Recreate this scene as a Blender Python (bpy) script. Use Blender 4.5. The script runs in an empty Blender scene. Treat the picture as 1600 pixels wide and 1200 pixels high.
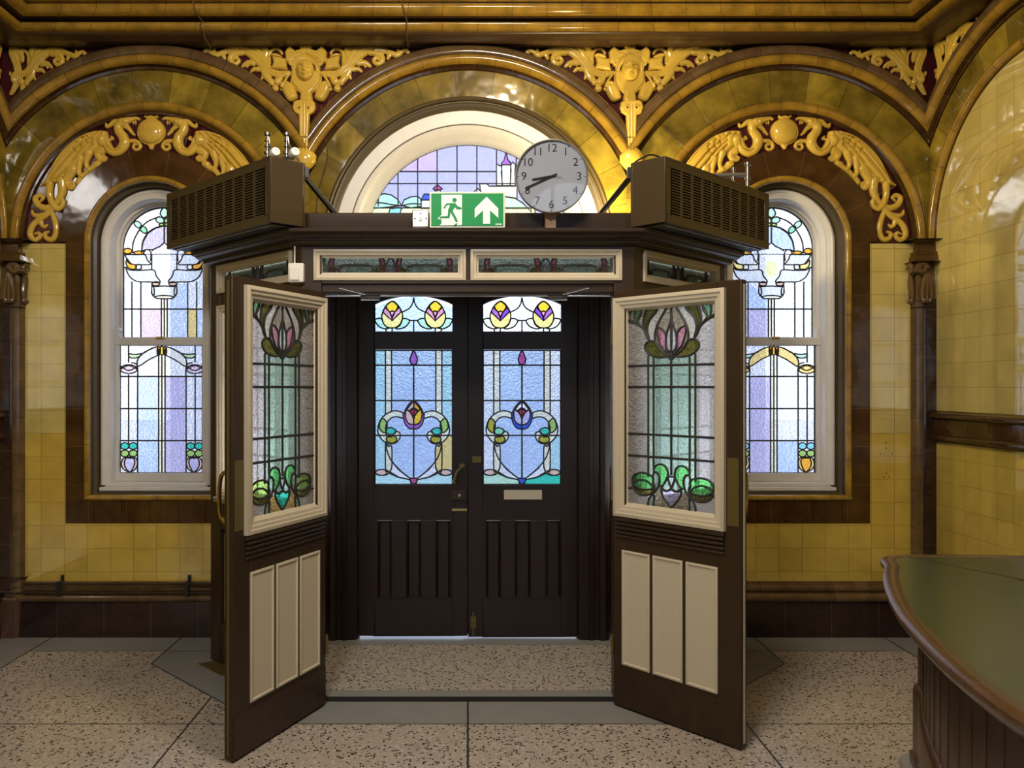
import bpy, bmesh, math, random
import numpy as np
from mathutils import Vector
from mathutils.geometry import delaunay_2d_cdt

random.seed(7)
PI = math.pi
scene = bpy.context.scene
COL = scene.collection

# ------------------------------------------------------------------ camera
EYE = 1.65          # eye height; the camera looks along +Y
F = 1280.0          # focal length in pixels of the 1600 x 1200 frame
VX, VY = 731.0, 603.0   # principal vanishing point in that frame
cam_data = bpy.data.cameras.new('camera')
cam = bpy.data.objects.new('camera', cam_data)
COL.objects.link(cam)
cam.location = (0, 0, EYE)
cam.rotation_euler = (PI / 2, 0, 0)
cam_data.sensor_width = 36.0
cam_data.lens = 36.0 * F / 1600.0
cam_data.shift_x = (800 - VX) / 1600.0
cam_data.shift_y = (VY - 600) / 1600.0
cam_data.clip_start = 0.05
cam_data.clip_end = 200
scene.camera = cam

# ------------------------------------------------------------------ sky, lamps, exposure
scene.view_settings.view_transform = 'Standard'
scene.view_settings.look = 'None'
scene.view_settings.gamma = 1.0
scene.view_settings.use_curve_mapping = False
scene.view_settings.exposure = 0.12
scene.cycles.transparent_max_bounces = 24
scene.cycles.max_bounces = 10
scene.cycles.diffuse_bounces = 4
scene.cycles.glossy_bounces = 4
scene.cycles.transmission_bounces = 8
scene.cycles.sample_clamp_indirect = 3.0
scene.cycles.sample_clamp_direct = 12.0
scene.cycles.caustics_reflective = False

world = bpy.data.worlds.new('sky')
scene.world = world
world.use_nodes = True
wn = world.node_tree
wn.nodes.clear()
wo = wn.nodes.new('ShaderNodeOutputWorld')
wb = wn.nodes.new('ShaderNodeBackground')
wtc = wn.nodes.new('ShaderNodeTexCoord')
wno = wn.nodes.new('ShaderNodeTexNoise')
wno.inputs['Scale'].default_value = 3.0
wno.inputs['Detail'].default_value = 3.0
wr = wn.nodes.new('ShaderNodeValToRGB')
wr.color_ramp.elements[0].position = 0.40
wr.color_ramp.elements[0].color = (0.50, 0.68, 1.0, 1)
wr.color_ramp.elements[1].position = 0.60
wr.color_ramp.elements[1].color = (1.0, 0.98, 0.97, 1)
wn.links.new(wtc.outputs['Generated'], wno.inputs['Vector'])
wn.links.new(wno.outputs['Fac'], wr.inputs['Fac'])
wn.links.new(wr.outputs['Color'], wb.inputs['Color'])
wb.inputs['Strength'].default_value = 2.35
wn.links.new(wb.outputs['Background'], wo.inputs['Surface'])


def lamp(name, kind, loc, energy, color, size=0.2, target=None, spot=None):
    d = bpy.data.lights.new(name, kind)
    d.energy = energy
    d.color = color
    if kind == 'AREA':
        d.shape = 'DISK'
        d.size = size
    elif kind == 'SUN':
        d.angle = size
    else:
        d.shadow_soft_size = size
    if kind == 'SPOT' and spot:
        d.spot_size, d.spot_blend = spot
    o = bpy.data.objects.new(name, d)
    COL.objects.link(o)
    o.location = loc
    if target is not None:
        o.rotation_euler = (Vector(target) - Vector(loc)).to_track_quat('-Z', 'Y').to_euler()
    return o


WARM = (1.0, 0.85, 0.63)
# assumed ceiling lamps of the hall, out of view above, added to light it
lamp('assumed_hall_lamp', 'AREA', (0.25, 2.6, 4.30), 88, WARM, 0.6, (0.1, 5.2, 2.6))
lamp('assumed_hall_lamp_rear', 'AREA', (-0.9, 0.2, 4.30), 130, (1.0, 0.96, 0.92), 0.9, (-0.3, 3.6, 0.6))
# assumed light, no fixture, added behind clock and right heater for the wall's glow
lamp('assumed_roof_uplighter', 'POINT', (0.82, 5.10, 2.69), 60, (1.0, 0.83, 0.48), 0.05)
# added fill spots, unseen inside the lobby, brightening its sidelights from behind
lamp('sidelight_fill', 'SPOT', (1.05, 5.26, 0.75), 260, (0.86, 0.92, 1.0), 0.05, (1.22, 4.58, 1.60), (2.0, 0.7))
lamp('sidelight_fill', 'SPOT', (-1.05, 5.26, 0.75), 320, (0.86, 0.92, 1.0), 0.05, (-1.15, 4.52, 1.60), (2.0, 0.7))

# ------------------------------------------------------------------ helpers
def W(px, py, d):
    """A point of the photograph at depth d as a world point (used to take measurements)."""
    return ((px - VX) * d / F, d, EYE + (VY - py) * d / F)


ROOT = {}


def tag(o, label=None, cat=None, group=None, kind=None):
    if label: o['label'] = label
    if cat: o['category'] = cat
    if group: o['group'] = group
    if kind: o['kind'] = kind
    return o


def thing(name, label, cat, loc=(0, 0, 0), rotz=0.0, group=None, kind=None):
    o = bpy.data.objects.new(name, None)
    o.empty_display_size = 0.1
    COL.objects.link(o)
    o.location = loc
    o.rotation_euler = (0, 0, rotz)
    ROOT[o.name] = Vector(loc)
    return tag(o, label, cat, group, kind)


class MB:
    """Collects faces (with UVs in metres) and links them as one mesh object."""
    def __init__(s):
        s.v, s.f, s.u, s.m = [], [], [], []

    def add(s, verts, faces, uvs=None, mi=0):
        b = len(s.v)
        s.v += [tuple(p) for p in verts]
        for k, f in enumerate(faces):
            s.f.append([b + i for i in f])
            s.u.append([uvs[i] for i in f] if uvs else None)
            s.m.append(mi)
        return s

    def grid(s, rows, uvs=None, closed=False, mi=0, caps=False):
        n = len(rows[0])
        vs = [p for r in rows for p in r]
        us = [p for r in uvs for p in r] if uvs else None
        fs = []
        for i in range(len(rows) - 1):
            for j in range(n if closed else n - 1):
                k = (j + 1) % n
                fs.append((i * n + j, i * n + k, (i + 1) * n + k, (i + 1) * n + j))
        if caps:
            fs.append(tuple(range(n)))
            fs.append(tuple((len(rows) - 1) * n + j for j in range(n - 1, -1, -1)))
        return s.add(vs, fs, us, mi)

    def box(s, a, b, mi=0, T=None):
        x0, y0, z0 = a
        x1, y1, z1 = b
        v = [(x0, y0, z0), (x1, y0, z0), (x1, y1, z0), (x0, y1, z0), (x0, y0, z1), (x1, y0, z1), (x1, y1, z1), (x0, y1, z1)]
        if T: v = [T(*p) for p in v]
        for f in ((0, 3, 2, 1), (4, 5, 6, 7), (0, 1, 5, 4), (1, 2, 6, 5), (2, 3, 7, 6), (3, 0, 4, 7)):
            ax = [v[i] for i in f]
            q = [a for a in range(3) if max(p[a] for p in ax) - min(p[a] for p in ax) > 1e-6]
            q = (q + [0, 1, 2])[:2] if len(q) != 2 else q
            if len(set(q)) < 2: q = [0, 2]
            s.add(ax, [(0, 1, 2, 3)], [(p[q[0]], p[q[1]]) for p in ax], mi)
        return s

    def prism(s, pts, y0, y1, T=None, mi=0):
        """A polygon given in (x, z), extruded from y0 to y1."""
        T = T or (lambda x, y, z: (x, y, z))
        n = len(pts)
        a = [T(x, y0, z) for x, z in pts]
        b = [T(x, y1, z) for x, z in pts]
        s.add(a, [tuple(range(n))], list(pts), mi)
        s.add(b, [tuple(range(n - 1, -1, -1))], list(pts), mi)
        acc = 0
        for i in range(n):
            j = (i + 1) % n
            L = math.dist(pts[i], pts[j])
            s.add([a[i], a[j], b[j], b[i]], [(3, 2, 1, 0)], [(acc, y0), (acc + L, y0), (acc + L, y1), (acc, y1)], mi)
            acc += L
        return s

    def flat(s, pts, z0, z1, mi=0):
        """A polygon in (x, y), extruded from z0 to z1."""
        n = len(pts)
        a = [(x, y, z0) for x, y in pts]
        b = [(x, y, z1) for x, y in pts]
        s.add(b, [tuple(range(n))], list(pts), mi)
        s.add(a, [tuple(range(n - 1, -1, -1))], list(pts), mi)
        acc = 0
        for i in range(n):
            j = (i + 1) % n
            L = math.dist(pts[i], pts[j])
            s.add([a[i], a[j], b[j], b[i]], [(0, 1, 2, 3)], [(acc, z0), (acc + L, z0), (acc + L, z1), (acc, z1)], mi)
            acc += L
        return s

    def tube(s, pts, r, n=10, mi=0, caps=True):
        pts = [Vector(p) for p in pts]
        R = r if isinstance(r, (list, tuple)) else [r] * len(pts)
        rows, up = [], None
        for i, p in enumerate(pts):
            d = (pts[min(i + 1, len(pts) - 1)] - pts[max(i - 1, 0)]).normalized()
            if up is None or abs(up.dot(d)) > 0.98:
                up = Vector((0, 0, 1)) if abs(d.z) < 0.9 else Vector((1, 0, 0))
            a = d.cross(up).normalized()
            b = a.cross(d).normalized()
            up = b
            rows.append([tuple(p + R[i] * (math.cos(2 * PI * k / n) * a + math.sin(2 * PI * k / n) * b)) for k in range(n)])
        uv = [[(k * .01, i * .1) for k in range(n)] for i in range(len(rows))]
        return s.grid(rows, uv, closed=True, mi=mi, caps=caps)

    def lathe(s, prof, base, axis=(0, 0, 1), n=24, mi=0):
        ax = Vector(axis).normalized()
        a = ax.cross(Vector((1, 0, 0)) if abs(ax.x) < 0.9 else Vector((0, 1, 0))).normalized()
        b = ax.cross(a)
        o = Vector(base)
        rows = [[tuple(o + ax * h + r * (math.cos(2 * PI * k / n) * a + math.sin(2 * PI * k / n) * b)) for k in range(n)] for r, h in prof]
        uv = [[(k / n, h) for k in range(n)] for r, h in prof]
        return s.grid(rows, uv, closed=True, mi=mi, caps=True)

    def build(s, name, mats, parent=None, ang=35, local=False, bevel=0.0):
        me = bpy.data.meshes.new(name)
        off = Vector((0, 0, 0))
        if parent is not None and not local:
            off = ROOT.get(parent.name, off)
        me.from_pydata([(p[0] - off.x, p[1] - off.y, p[2] - off.z) for p in s.v], [], s.f)
        uvl = me.uv_layers.new(name='UVMap')
        k = 0
        arr = np.zeros(len(me.loops) * 2, dtype=np.float32)
        for f, u in zip(s.f, s.u):
            for i in range(len(f)):
                if u is not None:
                    arr[2 * k], arr[2 * k + 1] = u[i][0], u[i][1]
                k += 1
        uvl.data.foreach_set('uv', arr)
        if not isinstance(mats, (list, tuple)): mats = [mats]
        for m in mats: me.materials.append(m)
        me.polygons.foreach_set('material_index', s.m)
        me.validate()
        bm = bmesh.new()
        bm.from_mesh(me)
        bmesh.ops.remove_doubles(bm, verts=bm.verts, dist=0.00004)
        bm.to_mesh(me)
        bm.free()
        me.polygons.foreach_set('use_smooth', [True] * len(me.polygons))
        me.set_sharp_from_angle(angle=math.radians(ang))
        o = bpy.data.objects.new(name, me)
        COL.objects.link(o)
        if bevel:
            b = o.modifiers.new('bevel', 'BEVEL')
            b.width, b.segments, b.limit_method, b.angle_limit = bevel, 2, 'ANGLE', math.radians(50)
        if parent is not None:
            o.parent = parent
            ROOT[o.name] = off
        else:
            ROOT[o.name] = Vector((0, 0, 0))
        return o


def struct(name, mb, mats, label=None, cat=None, ang=35):
    return tag(mb.build(name, mats, None, ang), label, cat, None, 'structure')


def catmull(P, n=8, closed=False):
    P = [np.array(p, float) for p in P]
    m = len(P)
    out = []
    for i in range(m if closed else m - 1):
        if closed:
            a, b, c, d = P[(i - 1) % m], P[i], P[(i + 1) % m], P[(i + 2) % m]
        else:
            a, b, c, d = P[max(i - 1, 0)], P[i], P[i + 1], P[min(i + 2, m - 1)]
        for k in range(n):
            t = k / n
            out.append(tuple(0.5 * ((2 * b) + (c - a) * t + (2 * a - 5 * b + 4 * c - d) * t * t + (3 * b - a - 3 * c + d) * t ** 3)))
    if not closed: out.append(tuple(P[-1]))
    return out


def ell(cx, cy, rx, ry, n=20, rot=0.0):
    c, s = math.cos(rot), math.sin(rot)
    return [(cx + rx * math.cos(2 * PI * k / n) * c - ry * math.sin(2 * PI * k / n) * s,
             cy + rx * math.cos(2 * PI * k / n) * s + ry * math.sin(2 * PI * k / n) * c) for k in range(n)]


def fine(prof, n=12, extra=(1.05, 0.945)):
    """Subdivide a two-point profile, with rows at the mitre radii."""
    (r0, p0), (r1, p1) = prof
    rs = sorted([r0 + (r1 - r0) * i / n for i in range(n + 1)] + [r for r in extra if min(r0, r1) < r < max(r0, r1)], reverse=True)
    return [(r, p0 + (p1 - p0) * (r - r0) / (r1 - r0)) for r in rs]


def roll(a, b, bulge, n=8):
    """Half-round moulding between profile points a and b, standing out by bulge."""
    (r0, p0), (r1, p1) = a, b
    out = []
    for k in range(n + 1):
        t = k / n
        out.append((r0 + (r1 - r0) * (1 - math.cos(PI * t)) / 2, p0 + (p1 - p0) * t + bulge * math.sin(PI * t)))
    return out


def arch_sweep(mb, T, cs, zs, prof, zb=None, limm=9, limp=9, mitre=(False, False), n=56, mi=0):
    """Sweep a profile of (radius, projection) around a semicircular arch, mitred at limm / limp from the centre,
    and down both jambs to zb. T maps (along the wall, projection, z) to the world."""
    rows, uvs = [], []
    rref = sum(r for r, p in prof) / len(prof)
    v = 0.0
    for i, (r, p) in enumerate(prof):
        if i: v += math.dist(prof[i], prof[i - 1])
        lm = limm - (p if mitre[0] else 0)
        lp = limp - (p if mitre[1] else 0)
        t0 = math.acos(lp / r) if r > lp else 0.0
        t1 = PI - (math.acos(lm / r) if r > lm else 0.0)
        row, uv = [], []
        if zb is not None and t0 == 0:
            row.append(T(cs + r, p, zb)); uv.append((-(zs - zb), v))
        for k in range(n + 1):
            th = t0 + (t1 - t0) * k / n
            row.append(T(cs + r * math.cos(th), p, zs + r * math.sin(th)))
            uv.append((th * rref, v))
        if zb is not None and t1 == PI:
            row.append(T(cs - r, p, zb)); uv.append((PI * rref + zs - zb, v))
        rows.append(row); uvs.append(uv)
    m = min(len(r) for r in rows)
    mb.grid([r[:m] for r in rows], [u[:m] for u in uvs], mi=mi)
    return mb


def arch_fill(mb, T, cs, r, zs, zb, s0, s1, z0, z1, p=0.0, n=40, mi=0):
    """Flat wall from s0 to s1 and z0 to z1 with an arched opening of radius r down to zb."""
    A, B = [], []
    def proj(th):
        c, s = math.cos(th), math.sin(th)
        k = 1e9
        if c > 1e-6: k = min(k, (s1 - cs) / c)
        if c < -1e-6: k = min(k, (s0 - cs) / c)
        if s > 1e-6: k = min(k, (z1 - zs) / s)
        return cs + k * c, zs + k * s
    ths = sorted(set([PI * k / n for k in range(n + 1)] + [math.atan2(z1 - zs, s1 - cs), math.atan2(z1 - zs, s0 - cs)]))
    A.append((cs + r, zb)); B.append((s1, zb))
    for th in ths:
        A.append((cs + r * math.cos(th), zs + r * math.sin(th))); B.append(proj(th))
    A.append((cs - r, zb)); B.append((s0, zb))
    mb.grid([[T(x, p, z) for x, z in A], [T(x, p, z) for x, z in B]], [A, B], mi=mi)
    if zb > z0 + 1e-6:
        q = [(s0, z0), (s1, z0), (s1, zb), (s0, zb)]
        mb.add([T(x, p, z) for x, z in q], [(0, 1, 2, 3)], q, mi)
    return mb


def path_sweep(mb, path, prof, closed=False, mi=0, sign=1.0):
    """Sweep a profile of (outward offset, z) along a plan path of (x, y), mitred; outward is to the right of travel times sign."""
    n = len(path)
    rows, uvs = [], []
    P = [Vector(p) for p in path]
    dirs = []
    for i in range(n):
        ds = []
        if closed or i > 0: ds.append((P[i] - P[i - 1]).normalized())
        if closed or i < n - 1: ds.append((P[(i + 1) % n] - P[i]).normalized())
        ns = [Vector((d.y, -d.x)) * sign for d in ds]
        m = sum(ns, Vector((0, 0)))
        m.normalize()
        dirs.append(m / max(0.3, m.dot(ns[0])))
    acc = [0.0]
    for i in range(1, n): acc.append(acc[-1] + (P[i] - P[i - 1]).length)
    v = 0
    for k, (o, z) in enumerate(prof):
        if k: v += math.dist(prof[k], prof[k - 1])
        rows.append([(P[i].x + dirs[i].x * o, P[i].y + dirs[i].y * o, z) for i in range(n)])
        uvs.append([(acc[i], v) for i in range(n)])
    return mb.grid(rows, uvs, closed=closed, mi=mi)


def frame_sweep(mb, T, x0, x1, z0, z1, prof, mi=0):
    """Picture-frame moulding round a rectangle: profile of (inward offset, y)."""
    rows, uvs = [], []
    for o, y in prof:
        q = [(x0 + o, z0 + o), (x1 - o, z0 + o), (x1 - o, z1 - o), (x0 + o, z1 - o)]
        rows.append([T(x, y, z) for x, z in q]); uvs.append(q)
    return mb.grid(rows, uvs, closed=True, mi=mi)


# ------------------------------------------------------------------ materials
def nt(name):
    m = bpy.data.materials.new(name)
    m.use_nodes = True
    t = m.node_tree
    b = t.nodes['Principled BSDF']
    return m, t, b


def N(t, kind, **kw):
    n = t.nodes.new(kind)
    for k, v in kw.items():
        if k in n.inputs.keys(): n.inputs[k].default_value = v
        else: setattr(n, k, v)
    return n


# the colour inputs of a Mix node must be addressed by index for RGBA
def mixc(t, a, b, fac, blend='MIX'):
    m = t.nodes.new('ShaderNodeMix')
    m.data_type = 'RGBA'
    m.blend_type = blend
    for sock, val in ((m.inputs[0], fac), (m.inputs[6], a), (m.inputs[7], b)):
        if hasattr(val, 'is_linked'): t.links.new(val, sock)
        elif isinstance(val, (int, float)): sock.default_value = val
        else: sock.default_value = (*val[:3], 1)
    return m.outputs[2]


def plain(name, c, rough=0.4, metal=0.0, spec=0.5, noise=0.0, scale=8.0, bump=0.0, coat=0.0):
    m, t, b = nt(name)
    b.inputs['Base Color'].default_value = (*c, 1)
    b.inputs['Roughness'].default_value = rough
    b.inputs['Metallic'].default_value = metal
    b.inputs['Specular IOR Level'].default_value = spec
    b.inputs['Coat Weight'].default_value = coat
    b.inputs['Coat Roughness'].default_value = 0.08
    if noise or bump:
        tc = N(t, 'ShaderNodeTexCoord')
        no = N(t, 'ShaderNodeTexNoise', Scale=scale, Detail=5.0, Roughness=0.6)
        t.links.new(tc.outputs['Object'], no.inputs['Vector'])
        if noise:
            dark = tuple(x * (1 - noise) for x in c)
            lite = tuple(min(1, x * (1 + noise)) for x in c)
            t.links.new(mixc(t, dark, lite, no.outputs['Fac']), b.inputs['Base Color'])
        if bump:
            bu = N(t, 'ShaderNodeBump', Strength=1.0, Distance=bump)
            t.links.new(no.outputs['Fac'], bu.inputs['Height'])
            t.links.new(bu.outputs['Normal'], b.inputs['Normal'])
    return m


def glaze(name, c1, c2, tw, th, joint=(0.03, 0.02, 0.01), rough=0.1, msize=0.0011, mott=0.35, mscale=9.0, wave=0.0025, offset=0.0, spec=0.5, coat=0.0):
    """Glazed tile or faience laid in courses of tw x th metres (UV), with mottled glaze and slightly uneven faces."""
    m, t, b = nt(name)
    tc = N(t, 'ShaderNodeTexCoord')
    br = N(t, 'ShaderNodeTexBrick', Scale=1.0)
    br.offset = offset
    br.squash = 1.0
    br.inputs['Brick Width'].default_value = tw
    br.inputs['Row Height'].default_value = th
    br.inputs['Mortar Size'].default_value = msize
    br.inputs['Mortar Smooth'].default_value = 0.2
    br.inputs['Color1'].default_value = (*c1, 1)
    br.inputs['Color2'].default_value = (*c2, 1)
    br.inputs['Mortar'].default_value = (*joint, 1)
    t.links.new(tc.outputs['UV'], br.inputs['Vector'])
    no = N(t, 'ShaderNodeTexNoise', Scale=mscale, Detail=4.0, Roughness=0.55)
    t.links.new(tc.outputs['Object'], no.inputs['Vector'])
    rr = N(t, 'ShaderNodeMapRange')
    rr.inputs['From Min'].default_value = 0.3
    rr.inputs['From Max'].default_value = 0.7
    rr.inputs['To Min'].default_value = 1 - mott
    rr.inputs['To Max'].default_value = 1 + mott
    t.links.new(no.outputs['Fac'], rr.inputs['Value'])
    hs = N(t, 'ShaderNodeHueSaturation')
    t.links.new(rr.outputs['Result'], hs.inputs['Value'])
    t.links.new(br.outputs['Color'], hs.inputs['Color'])
    t.links.new(hs.outputs['Color'], b.inputs['Base Color'])
    b.inputs['Roughness'].default_value = rough
    b.inputs['Specular IOR Level'].default_value = spec
    b.inputs['Coat Weight'].default_value = coat
    b.inputs['Coat IOR'].default_value = 1.75
    b.inputs['Coat Roughness'].default_value = 0.03
    n2 = N(t, 'ShaderNodeTexNoise', Scale=5.0, Detail=2.0)
    t.links.new(tc.outputs['Object'], n2.inputs['Vector'])
    b1 = N(t, 'ShaderNodeBump', Strength=1.0, Distance=wave)
    t.links.new(n2.outputs['Fac'], b1.inputs['Height'])
    b2 = N(t, 'ShaderNodeBump', Strength=0.6, Distance=0.002)
    b2.invert = True
    t.links.new(br.outputs['Fac'], b2.inputs['Height'])
    t.links.new(b1.outputs['Normal'], b2.inputs['Normal'])
    t.links.new(b2.outputs['Normal'], b.inputs['Normal'])
    return m


def wood(name, c1, c2, rough=0.35, scale=(14, 14, 1.2), bump=0.0006, spec=0.4):
    m, t, b = nt(name)
    tc = N(t, 'ShaderNodeTexCoord')
    mp = N(t, 'ShaderNodeMapping')
    mp.inputs['Scale'].default_value = scale
    t.links.new(tc.outputs['Object'], mp.inputs['Vector'])
    no = N(t, 'ShaderNodeTexNoise', Scale=2.5, Detail=7.0, Roughness=0.62, Distortion=0.4)
    t.links.new(mp.outputs['Vector'], no.inputs['Vector'])
    rp = N(t, 'ShaderNodeValToRGB')
    rp.color_ramp.elements[0].position, rp.color_ramp.elements[1].position = 0.32, 0.70
    rp.color_ramp.elements[0].color = (*c1, 1)
    rp.color_ramp.elements[1].color = (*c2, 1)
    t.links.new(no.outputs['Fac'], rp.inputs['Fac'])
    t.links.new(rp.outputs['Color'], b.inputs['Base Color'])
    b.inputs['Roughness'].default_value = rough
    b.inputs['Specular IOR Level'].default_value = spec
    bu = N(t, 'ShaderNodeBump', Strength=1.0, Distance=bump)
    t.links.new(no.outputs['Fac'], bu.inputs['Height'])
    t.links.new(bu.outputs['Normal'], b.inputs['Normal'])
    return m


GLASS = {}


def glass(c, milk=0.12, tex=1.0, scale=70.0):
    """Leaded cathedral glass of colour c: tinted, rippled, a little milky, with a reflecting face."""
    key = (tuple(round(x, 3) for x in c), milk, tex, scale)
    if key in GLASS: return GLASS[key]
    m = bpy.data.materials.new('stained_glass')
    m.use_nodes = True
    t = m.node_tree
    t.nodes.clear()
    out = N(t, 'ShaderNodeOutputMaterial')
    tc = N(t, 'ShaderNodeTexCoord')
    no = N(t, 'ShaderNodeTexNoise', Scale=scale, Detail=2.0, Roughness=0.5, Distortion=0.5)
    t.links.new(tc.outputs['Object'], no.inputs['Vector'])
    lo = N(t, 'ShaderNodeTexNoise', Scale=6.0, Detail=2.0)
    t.links.new(tc.outputs['Object'], lo.inputs['Vector'])
    bu = N(t, 'ShaderNodeBump', Strength=1.0, Distance=0.018 * tex)
    t.links.new(no.outputs['Fac'], bu.inputs['Height'])
    cc = mixc(t, tuple(x * 0.82 for x in c), c, lo.outputs['Fac'])
    tr = N(t, 'ShaderNodeBsdfTransparent')
    rf = N(t, 'ShaderNodeBsdfRefraction', Roughness=0.10, IOR=1.35)
    tl = N(t, 'ShaderNodeBsdfTranslucent')
    df = N(t, 'ShaderNodeBsdfDiffuse')
    for n in (tr, rf, tl, df): t.links.new(cc, n.inputs['Color'])
    for n in (tl, df): t.links.new(bu.outputs['Normal'], n.inputs['Normal'])
    t.links.new(bu.outputs['Normal'], rf.inputs['Normal'])
    m1 = N(t, 'ShaderNodeMixShader')
    m1.inputs[0].default_value = 0.65
    t.links.new(tr.outputs[0], m1.inputs[1]); t.links.new(rf.outputs[0], m1.inputs[2])
    m2 = N(t, 'ShaderNodeMixShader')
    m2.inputs[0].default_value = milk
    mk = N(t, 'ShaderNodeMixShader')
    mk.inputs[0].default_value = 0.4
    t.links.new(tl.outputs[0], mk.inputs[1]); t.links.new(df.outputs[0], mk.inputs[2])
    t.links.new(m1.outputs[0], m2.inputs[1]); t.links.new(mk.outputs[0], m2.inputs[2])
    gl = N(t, 'ShaderNodeBsdfGlossy', Roughness=0.14)
    t.links.new(bu.outputs['Normal'], gl.inputs['Normal'])
    fr = N(t, 'ShaderNodeFresnel', IOR=1.45)
    m3 = N(t, 'ShaderNodeMixShader')
    t.links.new(fr.outputs[0], m3.inputs[0])
    t.links.new(m2.outputs[0], m3.inputs[1]); t.links.new(gl.outputs[0], m3.inputs[2])
    t.links.new(m3.outputs[0], out.inputs['Surface'])
    GLASS[key] = m
    return m


def terrazzo(name, base, dark, lite, scale=80.0, rough=0.19):
    m, t, b = nt(name)
    tc = N(t, 'ShaderNodeTexCoord')
    mp = N(t, 'ShaderNodeMapping')
    t.links.new(tc.outputs['Object'], mp.inputs['Vector'])
    wob = N(t, 'ShaderNodeTexNoise', Scale=60.0, Detail=1.0)
    t.links.new(tc.outputs['Object'], wob.inputs['Vector'])
    wv = N(t, 'ShaderNodeVectorMath', operation='SCALE')
    wv.inputs['Scale'].default_value = 0.012
    t.links.new(wob.outputs['Color'], wv.inputs[0])
    ad = N(t, 'ShaderNodeVectorMath', operation='ADD')
    t.links.new(mp.outputs['Vector'], ad.inputs[0]); t.links.new(wv.outputs[0], ad.inputs[1])
    vo = N(t, 'ShaderNodeTexVoronoi', Scale=scale)
    t.links.new(ad.outputs[0], vo.inputs['Vector'])
    sp = N(t, 'ShaderNodeSeparateColor')
    t.links.new(vo.outputs['Color'], sp.inputs['Color'])
    r1 = N(t, 'ShaderNodeMath', operation='LESS_THAN'); r1.inputs[1].default_value = 0.20
    t.links.new(sp.outputs[0], r1.inputs[0])
    r2 = N(t, 'ShaderNodeMath', operation='GREATER_THAN'); r2.inputs[1].default_value = 0.72
    t.links.new(sp.outputs[1], r2.inputs[0])
    dm = N(t, 'ShaderNodeMath', operation='LESS_THAN'); dm.inputs[1].default_value = 0.50
    t.links.new(vo.outputs['Distance'], dm.inputs[0])
    f1 = N(t, 'ShaderNodeMath', operation='MULTIPLY')
    t.links.new(r1.outputs[0], f1.inputs[0]); t.links.new(dm.outputs[0], f1.inputs[1])
    f2 = N(t, 'ShaderNodeMath', operation='MULTIPLY')
    t.links.new(r2.outputs[0], f2.inputs[0]); t.links.new(dm.outputs[0], f2.inputs[1])
    big = N(t, 'ShaderNodeTexNoise', Scale=1.3, Detail=4.0)
    t.links.new(tc.outputs['Object'], big.inputs['Vector'])
    c0 = mixc(t, tuple(x * .86 for x in base), base, big.outputs['Fac'])
    c1 = mixc(t, c0, lite, f2.outputs[0])
    c2 = mixc(t, c1, dark, f1.outputs[0])
    t.links.new(c2, b.inputs['Base Color'])
    b.inputs['Roughness'].default_value = rough
    b.inputs['Specular IOR Level'].default_value = 0.75
    return m


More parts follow.
